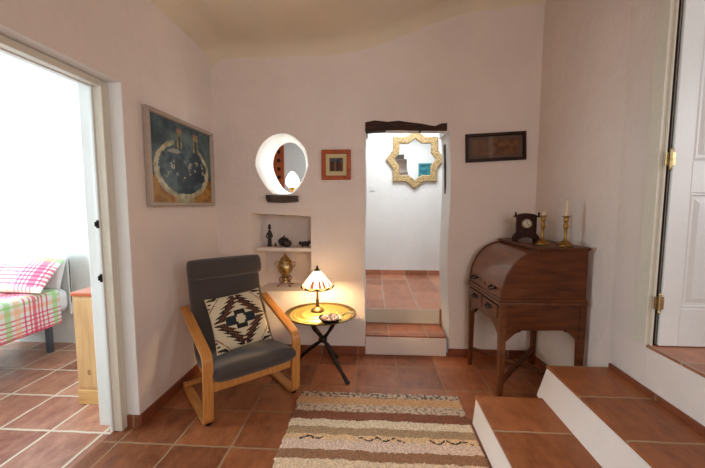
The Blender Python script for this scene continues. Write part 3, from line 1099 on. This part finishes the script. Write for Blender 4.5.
# ------------------------------------------------------------------ armchair
ang = R(42)
ch = thing('armchair', 'bentwood armchair with dark grey-brown padded cushion beside the left wall', 'chair', (-0.835, 2.275, 0), ang)


def rounded(path, rad, n=7):
    """round corners of a 2D polyline"""
    out = [Vector(path[0])]
    for i in range(1, len(path) - 1):
        p, a, b = Vector(path[i]), Vector(path[i - 1]), Vector(path[i + 1])
        u, v2 = (a - p).normalized(), (b - p).normalized()
        half = math.acos(max(-1, min(1, u.dot(v2)))) / 2
        r = rad[i - 1] if hasattr(rad, '__len__') else rad
        d = r / math.tan(half)
        s, e = p + u * d, p + v2 * d
        for k in range(n + 1):
            t = k / n
            out.append(s * (1 - t) ** 2 + p * 2 * t * (1 - t) + e * t * t)
    out.append(Vector(path[-1]))
    return out


def ribbon(path, x0, x1, th):
    L = []
    n = len(path)
    for i, p in enumerate(path):
        t = (path[min(i + 1, n - 1)] - path[max(i - 1, 0)]).normalized()
        nn = Vector((-t.y, t.x)) * th / 2
        a, b = p + nn, p - nn
        L.append([(x0, a.x, a.y), (x1, a.x, a.y), (x1, b.x, b.y), (x0, b.x, b.y)])
    return MB().rings(L)


arm_path = rounded([(0.60, 0.018), (0.0, 0.018), (-0.025, 0.475), (0.56, 0.665)], [0.05, 0.075])
for s_ in (-1, 1):
    xa, xb = (s_ * 0.352, s_ * 0.287)
    ribbon(arm_path, min(xa, xb), max(xa, xb), 0.026).build('arm_frame', M['beech'], ch, bevel=0.005)
    # seat and back side rail, bent
    sr = rounded([(0.035, 0.275), (0.43, 0.225), (0.595, 0.90)], [0.16])
    ribbon(sr, min(s_ * 0.250, s_ * 0.275), max(s_ * 0.250, s_ * 0.275), 0.04).build('side_rail', M['beech'], ch, bevel=0.004)
    MB().lathe([(0.018, 0.0), (0.020, 0.006), (0.016, 0.012)], (s_ * 0.315, 0.02, -0.006 + 0.006), 12).build('foot_pad', M['black'], ch, smooth=True)
MB().box(-0.287, 0.287, 0.004, 0.026, 0.215, 0.278).build('front_rail', M['beech'], ch, bevel=0.005)
MB().box(-0.345, 0.345, 0.555, 0.60, 0.031, 0.056).build('rear_rail', M['beech'], ch, bevel=0.005)
MB().box(-0.287, 0.287, 0.53, 0.55, 0.60, 0.640).build('arm_rail', M['beech'], ch, bevel=0.005)


def puffy(path, hw, th, nseg=22, ends=0.06, wav=0.0):
    """soft strip along a (y,z) path"""
    n = len(path)
    ln = [0]
    for a, b in zip(path, path[1:]):
        ln.append(ln[-1] + (b - a).length)
    tot = ln[-1]
    L = []
    for i, p in enumerate(path):
        t = (path[min(i + 1, n - 1)] - path[max(i - 1, 0)]).normalized()
        nn = Vector((-t.y, t.x))
        e = min(ln[i], tot - ln[i]) / ends
        k = math.sqrt(max(0.0, 1 - (1 - min(e, 1)) ** 2)) * 0.97 + 0.03
        lp = []
        for j in range(nseg):
            a = 2 * pi * j / nseg
            ca, sa = cos(a), sin(a)
            cx = abs(ca) ** 0.35 * (1 if ca >= 0 else -1)
            cy = abs(sa) ** 0.7 * (1 if sa >= 0 else -1)
            thk = th / 2 * k * (1 + wav * sin(ln[i] * 40))
            q = p + nn * (cy * thk)
            lp.append(((hw - (1 - k) * 0.02) * cx, q.x, q.y))
        L.append(lp)
    return MB().rings(L)


raw = rounded([(-0.075, 0.345), (0.40, 0.285), (0.545, 1.005)], [0.14], 12)


def resample(path, n):
    ln = [0]
    for a, b in zip(path, path[1:]):
        ln.append(ln[-1] + (b - a).length)
    out = []
    for i in range(n + 1):
        d = ln[-1] * i / n
        for j in range(len(path) - 1):
            if ln[j + 1] >= d - 1e-9:
                t = (d - ln[j]) / max(1e-9, ln[j + 1] - ln[j])
                out.append(path[j].lerp(path[j + 1], t))
                break
    return out


cu = puffy(resample(raw, 48), 0.290, 0.120).build('cushion', M['fabric'], ch, smooth=True, sub=1)
for v_ in cu.data.vertices:
    t_ = sm(0.36, 0.8, v_.co.z)
    v_.co.x = v_.co.x * (1.05 - 0.09 * t_) - 0.018 * t_ + 0.008 * (1 - t_)
hp = resample(rounded([(0.452, 0.880), (0.494, 1.035)], []), 12)
puffy(hp, 0.288, 0.14, ends=0.075).build('headrest', M['fabric'], ch, smooth=True, sub=1).location = (-0.024, 0, 0)

# kilim cushion
Mx = Matrix.Rotation(ang, 4, 'Z')
kc = thing('kilim_cushion', 'square cream cushion with stepped black and brown kilim pattern, leaning in the armchair', 'cushion')
base_l = Vector((-0.006, 0.140, 0.408))
# local frame: X across, Z up, -Y front; lean back and roll
lean = R(-27)
kc.matrix_world = Matrix.Translation(Vector((-0.835, 2.275, 0))) @ Mx @ Matrix.Translation(base_l) @ Matrix.Rotation(R(-4), 4, 'Z') @ Matrix.Rotation(lean, 4, 'X') @ Matrix.Rotation(R(-5), 4, 'Y')
S = 0.205
G = 72


def pill(u, v):
    e = max(0, (1 - u * u)) ** 0.42 * max(0, (1 - v * v)) ** 0.42
    return 0.058 * e


pm = MB()
fr_, bk_ = [], []
for k in range(G + 1):
    r1, r2 = [], []
    for i in range(G + 1):
        u, v = -1 + 2 * i / G, -1 + 2 * k / G
        pin = 1 - 0.055 * (1 - abs(u) ** 2) * abs(v) ** 3
        pin2 = 1 - 0.055 * (1 - abs(v) ** 2) * abs(u) ** 3
        x, z = u * S * pin2, v * S * pin + S
        h = pill(u, v)
        a_ = pm.bm.verts.new((x, -h, z))
        r1.append(a_)
        if i in (0, G) or k in (0, G):
            r2.append(a_)
        else:
            r2.append(pm.bm.verts.new((x, h, z)))
    fr_.append(r1)
    bk_.append(r2)
for k in range(G):
    for i in range(G):
        pm.bm.faces.new([fr_[k][i], fr_[k][i + 1], fr_[k + 1][i + 1], fr_[k + 1][i]])
        pm.bm.faces.new([bk_[k][i], bk_[k + 1][i], bk_[k + 1][i + 1], bk_[k][i + 1]])
pmo = pm.build('cover', M['pattern'], kc, smooth=True)


def kilim(p):
    c = p.center
    if c.y > 0.0005:
        return (190, 176, 150)
    u, v = c.x / S, (c.z - S) / S
    cream, dark, teal, brown = (206, 190, 160), (34, 26, 24), (28, 38, 44), (74, 42, 28)
    au, av = abs(u), abs(v)
    if au < 0.10 and av < 0.17 or au < 0.18 and av < 0.08:
        return cream
    if (av < 0.17 and au < 0.52 - max(0, av - 0.06) * 0.8) and not (au < 0.17 and av < 0.11):
        return teal
    if au < 0.20 and av < 0.33:
        return dark
    nb_ = 6.2
    band = math.floor(av * nb_)
    fb = av * nb_ - band
    if 0.03 < av < 0.9:
        outer = 1.0 - 0.135 * band - 0.30 * fb
        inner = outer - 0.36
        if band >= 4:
            inner = outer - 0.32
        if band >= 5:
            inner = 0.03
        if inner < au < outer and au < 0.9:
            if abs(au - (outer * 0.55 + inner * 0.45)) < 0.012 and band < 5:
                return (150, 84, 60)
            return brown if au < (outer + inner) / 2 else dark
    w = au + av * 0.9
    if 1.36 < w < 1.40 and au < 0.97:
        return (128, 62, 42)
    if w > 1.46 and au < 0.96 and av < 0.96:
        f1 = (av * 7) % 1.0
        if (au - 0.66) * 3.2 < 1 - f1 and int(av * 7) % 2 == 0 or (au > 0.84 and f1 < 0.45):
            return dark
    return cream


paint(pmo, kilim)

# ------------------------------------------------------------------ roll-top desk
DH = 0.76
dk = thing('roll_top_desk', 'dark oak cylinder roll-top desk on tall legs in the corner', 'desk', (0.90, 2.425, 0), R(4))
Wd, Dd = 0.66, 0.612   # local: X depth from the room side to the wall, Y width (away)


def leg(x0, y0, fx=0.0, fy=0.0):
    l = 0.045
    m_ = MB()
    L = []
    for z, s in [(0.0, 0.030), (0.05, 0.034), (0.42, 0.044), (0.46, 0.045), (0.735, 0.045)]:
        cx, cy = x0 + l / 2, y0 + l / 2
        L.append([(cx - s / 2, cy - s / 2, z), (cx + s / 2, cy - s / 2, z), (cx + s / 2, cy + s / 2, z), (cx - s / 2, cy + s / 2, z)])
    m_.rings(L).build('leg', M['desk'] if x0 > 0.1 else M['desk_l'], dk, bevel=0.003)


for x in (0.0, Dd - 0.045):
    for y in (0.0, Wd - 0.045):
        leg(x, y)


def apron_pts(w, z_top, z_mid, z_low, c=0.10):
    """scrolled lower edge with brackets at both ends, as (s,z)"""
    pts = [(0.045, z_top), (w - 0.045, z_top), (w - 0.045, z_low)]
    for k in range(7):
        t = k / 6
        pts.append((w - 0.045 - c * t, z_low + (z_mid - z_low) * (sin(t * pi / 2) ** 1.3) * 0.85))
    pts.append((w - 0.045 - c - 0.012, z_mid))
    pts.append((0.045 + c + 0.012, z_mid))
    for k in range(7):
        t = 1 - k / 6
        pts.append((0.045 + c * t, z_low + (z_mid - z_low) * (sin(t * pi / 2) ** 1.3) * 0.85))
    return pts


for y0 in (0.006, Wd - 0.024):
    MB().prism(apron_pts(Dd, 0.735, 0.550, 0.470), y0, y0 + 0.018, 'y').build('side_panel', M['desk'], dk, bevel=0.003)
MB().prism(apron_pts(Wd, 0.62, 0.575, 0.50, 0.12), 0.006, 0.024, 'x').build('front_apron', M['desk_l'], dk, bevel=0.003)
MB().box(Dd - 0.02, Dd - 0.004, 0.045, Wd - 0.045, 0.50, 0.735).build('back_panel', M['desk'], dk)
# drawers
for y0, y1 in ((0.05, 0.32), (0.335, Wd - 0.05)):
    dwm = MB()
    dwm.box(-0.008, 0.03, y0, y1, 0.628, 0.722)
    d_ = dwm.build('drawer', M['desk_l'], dk, bevel=0.005)
    yc = (y0 + y1) / 2
    MB().tube(catmull([(-0.01, yc - 0.035, 0.685), (-0.028, yc - 0.03, 0.675), (-0.032, yc, 0.668), (-0.028, yc + 0.03, 0.675), (-0.01, yc + 0.035, 0.685)], 4), 0.005, 8).box(-0.012, -0.008, yc - 0.045, yc + 0.045, 0.672, 0.698).build('pull', M['black'], d_, smooth=True)
# writing level slab
MB().box(-0.015, Dd, -0.010, Wd + 0.010, 0.735, 0.760).build('writing_board', M['desk_l'], dk, bevel=0.006)
MB().box(-0.010, 0.02, 0.0, Wd, 0.7605, 0.778).build('lip', M['desk_l'], dk, bevel=0.004)
# side cheeks of cylinder
R1x, R1z = 0.285, 0.365


def arc(inset=0.0, n=18):
    out = []
    for k in range(n + 1):
        a = pi / 2 * k / n
        out.append((0.0 + R1x - (R1x - inset) * (cos(a) ** 0.92), 0.762 + (R1z - inset) * (sin(a) ** 0.92)))
    return out


prof = arc() + [(Dd - 0.012, 0.762 + R1z), (Dd - 0.012, 0.762)]
for y0 in (0.0, Wd - 0.02):
    MB().prism(prof, y0, y0 + 0.02, 'y').build('side_cheek', M['desk'], dk, bevel=0.003)
# tambour / cylinder
a1, a2 = arc(0.008), arc(0.024)
rl = MB().prism(a1 + a2[::-1], 0.02, Wd - 0.02, 'y').build('roll_front', M['desk_r'], dk, smooth=True)
MB().box(Dd - 0.026, Dd - 0.012, 0.02, Wd - 0.02, 0.762, 1.125).build('rear_board', M['desk'], dk)
MB().box(R1x - 0.03, Dd - 0.004, -0.018, Wd + 0.018, 1.128, 1.150).build('top_board', M['desk'], dk, bevel=0.007)
MB().box(R1x - 0.015, Dd - 0.012, -0.008, Wd + 0.008, 1.116, 1.129).build('top_moulding', M['desk'], dk, bevel=0.003)
MB().box(-0.006, Dd - 0.005, -0.013, -0.003, 0.762, 0.780).build('side_moulding', M['desk'], dk, bevel=0.004)
for yc in (0.15, Wd - 0.15):
    MB().tube(catmull([(-0.0, yc - 0.035, 0.835), (-0.022, yc - 0.03, 0.826), (-0.028, yc, 0.82), (-0.022, yc + 0.03, 0.826), (0.0, yc + 0.035, 0.835)], 4), 0.006, 8).ball((0.0, yc - 0.035, 0.836), 0.011, u=10, v=6).ball((0.0, yc + 0.035, 0.836), 0.011, u=10, v=6).build('roll_handle', M['black'], dk, smooth=True)
MB().lathe([(0.001, -0.006), (0.011, -0.006), (0.012, 0.004), (0.001, 0.006)], seg=14).build('keyhole_plate', M['brass'], dk, smooth=True, loc=(0.006, Wd / 2, 0.825)).rotation_euler = (0, R(-80), 0)
# crossed stretchers
for a_, b_ in ((((0.03), (0.03)), (Dd - 0.03, Wd - 0.03)), ((0.03, Wd - 0.03), (Dd - 0.03, 0.03))):
    p, q = Vector((a_[0], a_[1], 0.140)), Vector((b_[0], b_[1], 0.140))
    if a_[1] > 0.1:
        p.z = q.z = 0.138
    mid = (p + q) / 2
    d = (q - p).normalized()
    n_ = Vector((-d.y, d.x, 0)) * 0.016
    MB().rings([[pp_ - n_, pp_ + n_, pp_ + n_ + Vector((0, 0, hh_)), pp_ - n_ + Vector((0, 0, hh_))] for pp_, hh_ in ((p, 0.024), (mid, 0.024), (q, 0.024))]).build('stretcher', M['desk'], dk, bevel=0.002)

# clock on the desk
ZD = 1.1505
ck = thing('mantel_clock', 'small dark wooden mantel clock on top of the roll-top desk', 'clock', (1.235, 2.86, ZD), R(-14))
cm = MB()
cw = 0.072
body = [(-cw, 0.055), (cw, 0.055), (cw, 0.20)] + [(cw * cos(a) * 1.0, 0.205 + 0.022 * sin(a)) for a in [pi * k / 12 for k in range(13)]] + [(-cw, 0.20)]
cm.prism(body, -0.035, 0.035, 'y').build('case', M['clock_wood'], ck, bevel=0.004)
fo = MB()
fo.prism([(-0.098, 0), (-0.060, 0), (-0.055, 0.018), (-0.03, 0.030), (0.03, 0.030), (0.055, 0.018), (0.060, 0), (0.098, 0), (0.096, 0.035), (0.078, 0.062), (-0.078, 0.062), (-0.096, 0.035)], -0.042, 0.042, 'y')
fo.build('plinth', M['clock_wood'], ck, bevel=0.004)
cr = MB().box(-0.094, 0.094, -0.042, 0.042, 0.196, 0.206)
for s_ in (-1, 1):
    cr.lathe([(0.009, 0.206), (0.010, 0.212), (0.005, 0.218), (0.009, 0.226), (0.003, 0.238)], (s_ * 0.084, -0.03, 0), 10)
cr.build('cornice', M['clock_wood'], ck, bevel=0.002)
dm = MB().lathe([(0.001, 0), (0.030, 0), (0.030, 0.003), (0.001, 0.004)], seg=32)
bmesh.ops.rotate(dm.bm, verts=dm.bm.verts[:], cent=(0, 0, 0), matrix=Matrix.Rotation(R(90), 3, 'X'))
bmesh.ops.translate(dm.bm, verts=dm.bm.verts[:], vec=(0, -0.0362, 0.145))
dial = dm.build('dial', plain('pale_dial', rgb(190, 180, 160), 0.4), ck, smooth=True)
bz = MB()
bz.tube([(0.033 * cos(2 * pi * k / 32), -0.038, 0.145 + 0.033 * sin(2 * pi * k / 32)) for k in range(33)], 0.005, 8)
bz.build('bezel', M['old_brass'], ck, smooth=True)
hn = MB()
hn.box(-0.0015, 0.0015, -0.0425, -0.0415, 0.145, 0.169)
hn.prism([(-0.002, 0.143), (0.002, 0.1465), (0.017, 0.134), (0.016, 0.132)], -0.0425, -0.0415, 'y')
for kk in range(12):
    a = kk * pi / 6
    hn.box(0.023 * cos(a) - 0.0012, 0.023 * cos(a) + 0.0012, -0.0412, -0.040, 0.145 + 0.023 * sin(a) - 0.0025, 0.145 + 0.023 * sin(a) + 0.0025)
hn.build('hands', M['black'], ck)

# candlesticks
for (x, y, hcan, lbl) in ((1.275, 2.665, 0.035, 'brass candlestick with a burnt-down pale candle stub, next to the clock'), (1.385, 2.56, 0.115, 'brass candlestick holding a tall pale candle, farther from the clock')):
    cs = thing('candlestick', lbl, 'candlestick', (x, y, ZD))
    L = []
    for s, z in [(0.056, 0), (0.056, 0.006), (0.040, 0.020), (0.024, 0.034)]:
        L.append([(s * cos(2 * pi * (i + 0.5) / 8), s * sin(2 * pi * (i + 0.5) / 8), z) for i in range(8)])
    MB().rings(L).build('foot', M['brass'], cs, bevel=0.001)
    MB().lathe([(0.018, 0.034), (0.014, 0.042), (0.010, 0.05), (0.009, 0.09), (0.011, 0.115), (0.016, 0.135), (0.018, 0.145), (0.012, 0.155), (0.010, 0.165), (0.015, 0.175), (0.017, 0.20), (0.014, 0.206), (0.027, 0.210), (0.028, 0.215), (0.012, 0.216)], seg=20).build('stem', M['brass'], cs, smooth=True)
    MB().lathe([(0.011, 0), (0.0105, hcan * 0.7), (0.009, hcan - 0.004), (0.003, hcan)], (0, 0, 0.214), 14).build('candle', M['candle'], cs, smooth=True)
    MB().tube([(0, 0, 0.214 + hcan - 0.002), (0.001, 0, 0.214 + hcan + 0.006)], 0.001, 6).build('wick', M['black'], cs)

# ------------------------------------------------------------------ rug
stripes = [(2.60, 'speck'), (2.436, 'tan'), (2.347, 'speck2'), (2.258, 'brown'), (2.165, 'cream'), (2.089, 'olive'), (2.017, 'mark'), (1.967, 'pink'), (1.883, 'brown2'), (1.805, 'cream2'), (1.60, 'brown'), (1.50, 'cream'), (1.38, 'tan'), (1.28, 'brown2'), (1.18, 'speck'), (0.9, 'end')]
rg = MB()
nx, ny = 200, 220
x0, x1, y0, y1 = -0.555, 0.642, 1.10, 2.512
gv = []
for j in range(ny + 1):
    row = []
    for i in range(nx + 1):
        u, v = i / nx, j / ny
        y = y0 + (y1 - y0) * v
        e1 = 0.012 * noise.noise(Vector((3.1, y * 38, 0))) + 0.012 * noise.noise(Vector((9.1, y * 9, 0)))
        e2 = 0.008 * noise.noise(Vector((7.1, y * 38, 3))) + 0.006 * noise.noise(Vector((1.1, y * 9, 3)))
        xa, xb = x0 + e1, x1 + e2
        x = xa + (xb - xa) * u
        yy = y + (0.006 * noise.noise(Vector((x * 40, 5, 0))) if j in (0, ny) else 0)
        h = 0.010 + 0.004 * noise.noise(Vector((x * 60, y * 60, 0))) + 0.004 * noise.noise(Vector((x * 5, y * 9, 2)))
        ed = min(u, 1 - u, v, 1 - v)
        h *= sm(-0.002, 0.008, ed)
        row.append(rg.bm.verts.new((x, yy, 0.0025 + h)))
    gv.append(row)
for j in range(ny):
    for i in range(nx):
        rg.bm.faces.new([gv[j][i], gv[j][i + 1], gv[j + 1][i + 1], gv[j + 1][i]])
rug = rg.build('woven_rug', M['wool'], smooth=True)
rug.data.transform(Matrix.Identity(4))
md = rug.modifiers.new('solid', 'SOLIDIFY')
md.thickness = 0.002
tag(rug, 'shaggy woven rug striped in cream, tan and brown on the tiled floor', 'rug')


def rugc(p):
    x, y = p.center.x, p.center.y
    yy = y + 0.010 * noise.noise(Vector((x * 14, y * 3, 0))) + 0.005 * noise.noise(Vector((x * 50, y * 9, 0)))
    kind = 'end'
    for (a, k), (b, _) in zip(stripes, stripes[1:]):
        if b <= yy < a:
            kind = k
            break
    n = random.random()
    n2 = noise.noise(Vector((x * 45, y * 45, 1)))
    B = {'speck': (176, 146, 122), 'speck2': (206, 176, 148), 'tan': (206, 156, 108), 'brown': (132, 74, 42), 'cream': (226, 200, 168), 'olive': (172, 138, 100), 'mark': (226, 184, 138), 'pink': (222, 188, 166), 'brown2': (152, 104, 70), 'cream2': (222, 190, 156), 'end': (216, 188, 148)}[kind]
    c = B
    if kind in ('speck', 'speck2'):
        c = mixc(B, (74, 56, 48) if n2 > 0.12 else (206, 186, 160), 0.7 if abs(n2) > 0.12 else 0.1)
        if kind == 'speck2':
            c = mixc(B, c, 0.5)
    if kind == 'mark':
        for cx in (-0.38, -0.02, 0.12, 0.42, 0.53):
            if abs(x - cx) < 0.075 and abs(yy - 1.985 - 0.012 * sin(x * 60)) < 0.007 and noise.noise(Vector((x * 60, 3, 3))) > -0.25:
                c = (50, 34, 30)
    return mixc(c, tuple(min(255, q * (0.72 + 0.5 * n)) for q in c), 0.55)


paint(rug, rugc)

# ------------------------------------------------------------------ bedroom
# pine cabinet
pc = thing('pine_cabinet', 'knotty pine cabinet with reddish top just inside the bedroom doorway', 'cabinet', (-2.14, 2.255, 0))
MB().box(0.0, 0.315, 0.0, 0.46, 0.10, 0.80).build('body', M['pine'], pc, bevel=0.004)
MB().box(0.0, 0.32, -0.010, 0.47, 0.0, 0.105).build('plinth', M['pine_base'], pc, bevel=0.004)
tp_ = [(-0.015, 0.0), (0.0, -0.010), (0.318, -0.010), (0.318, 0.47), (-0.015, 0.47)]
MB().prism(tp_, 0.80, 0.826, 'z').build('top', M['red_top'], pc, bevel=0.006)
MB().box(0.02, 0.30, -0.006, 0.004, 0.125, 0.78).build('side_panel', M['pine'], pc, bevel=0.004)


def plaid(u, v):
    """u, v in metres"""
    def band(t, per, off, w_):
        return ((t + off) % per) < w_
    c = (236, 234, 232)
    for t, k in ((u, 0), (v, 1)):
        if band(t, 0.42, 0.0, 0.05):
            c = mixc(c, (140, 212, 112), 0.5)
        if band(t, 0.42, -0.09, 0.035):
            c = mixc(c, (246, 180, 130), 0.45)
        for oo in (-0.16, -0.20, -0.24, -0.28, -0.315):
            if band(t, 0.42, oo, 0.022):
                c = mixc(c, (226, 50, 92), 0.6)
        if band(t, 0.42, -0.36, 0.012):
            c = mixc(c, (222, 60, 90), 0.6)
    return c


bd = thing('bed', 'single bed with pale slatted metal frame and white mattress in the bedroom', 'bed', (-3.45, 2.3, 0))
bx0, bx1 = -0.42, 0.44


def sbox(x0, x1, y0, y1, z0, z1, r, nm, mat, parent):
    return MB().box(x0, x1, y0, y1, z0, z1).build(nm, mat, parent, smooth=True, bevel=r, bseg=5)


sbox(bx0, bx1, -0.95, 0.86, 0.40, 0.625, 0.07, 'mattress', M['linen'], bd)
MB().box(bx0 + 0.02, bx1 - 0.12, -0.92, 0.88, 0.335, 0.395).build('frame', M['grey_metal'], bd, bevel=0.006)
for x in (bx0 + 0.05, bx1 - 0.16):
    for y in (-0.85, 0.76):
        MB().box(x - 0.022, x + 0.022, y - 0.022, y + 0.022, 0, 0.34).build('leg', M['grey_metal'], bd, bevel=0.003)
hb = MB()
hb.box(bx0, bx1 - 0.05, 0.905, 0.93, 0.45, 0.895)
hb.box(bx1 - 0.075, bx1 - 0.05, 0.90, 0.935, 0.34, 0.91)
hb.build('headboard', plain('pale_headboard', rgb(232, 232, 230), 0.5), bd, bevel=0.006)

# duvet
dv = MB()
nu, nv = 90, 110
gx = []
X1 = bx1 + 0.025
for j in range(nv + 1):
    row = []
    y = 2.3 - 0.98 + (1.70) * j / nv
    for i in range(nu + 1):
        s_ = i / nu * 1.18          # metres from the far side across and down
        wtop = 0.84
        wr = 0.012 * noise.noise(Vector((s_ * 7, y * 5, 0))) + 0.006 * noise.noise(Vector((s_ * 18, y * 14, 0)))
        if s_ < wtop:
            x, z = -3.45 + bx0 + s_ , 0.645 + wr
            x_out = 0
        else:
            d = s_ - wtop
            a = min(1, d / 0.06)
            x = -3.45 + bx0 + wtop + 0.04 * sin(a * pi / 2) + 0.015 * noise.noise(Vector((y * 6, s_ * 3, 5))) * sm(0.05, 0.3, d)
            z = 0.645 + wr * (1 - a) - 0.03 * (1 - cos(a * pi / 2)) - max(0, d - 0.04)
        row.append(dv.bm.verts.new((x, y, z)))
    gx.append(row)
for j in range(nv):
    for i in range(nu):
        dv.bm.faces.new([gx[j][i], gx[j][i + 1], gx[j + 1][i + 1], gx[j + 1][i]])
do = dv.build('duvet', M['pattern'], smooth=True)
md = do.modifiers.new('solid', 'SOLIDIFY')
md.thickness = 0.014
paint(do, lambda p: plaid((p.center.x if p.center.z > 0.62 else -3.03 + (0.62 - p.center.z)) + 3.9, p.center.y))
tag(do, 'pink, green and white checked duvet hanging over the side of the bed', 'duvet')

# pillows
def pillow(name, w_, h_, t_, M4, mat, label, fn=None):
    mb = MB()
    n1 = 40
    A, B = [], []
    for k in range(n1 + 1):
        ra, rb2 = [], []
        for i in range(n1 + 1):
            u, v = -1 + 2 * i / n1, -1 + 2 * k / n1
            h = t_ / 2 * (max(0, 1 - u * u) ** 0.45) * (max(0, 1 - v * v) ** 0.45)
            x = u * w_ / 2 * (1 - 0.04 * (1 - v * v) * abs(u) ** 3)
            z = v * h_ / 2 * (1 - 0.05 * (1 - u * u) * abs(v) ** 3)
            a = mb.bm.verts.new((x, -h, z))
            ra.append(a)
            rb2.append(a if (i in (0, n1) or k in (0, n1)) else mb.bm.verts.new((x, h, z)))
        A.append(ra)
        B.append(rb2)
    for k in range(n1):
        for i in range(n1):
            mb.bm.faces.new([A[k][i], A[k][i + 1], A[k + 1][i + 1], A[k + 1][i]])
            mb.bm.faces.new([B[k][i], B[k + 1][i], B[k + 1][i + 1], B[k][i + 1]])
    o = mb.build(name, mat, smooth=True)
    o.matrix_world = M4
    if fn:
        paint(o, fn)
    return tag(o, label, 'pillow')


T = Matrix.Translation
pillow('pillow', 0.72, 0.40, 0.13, T((-3.30, 2.93, 0.805)) @ Matrix.Rotation(R(-46), 4, 'X'), M['pattern'], 'checked pink and green pillow leaning at the head of the bed', lambda p: plaid(p.center.x + 0.9, p.center.z + 0.3))
pillow('pillow', 0.74, 0.40, 0.13, T((-3.38, 3.115, 0.81)) @ Matrix.Rotation(R(-20), 4, 'X'), M['linen'], 'plain white pillow tucked behind the checked pillow')
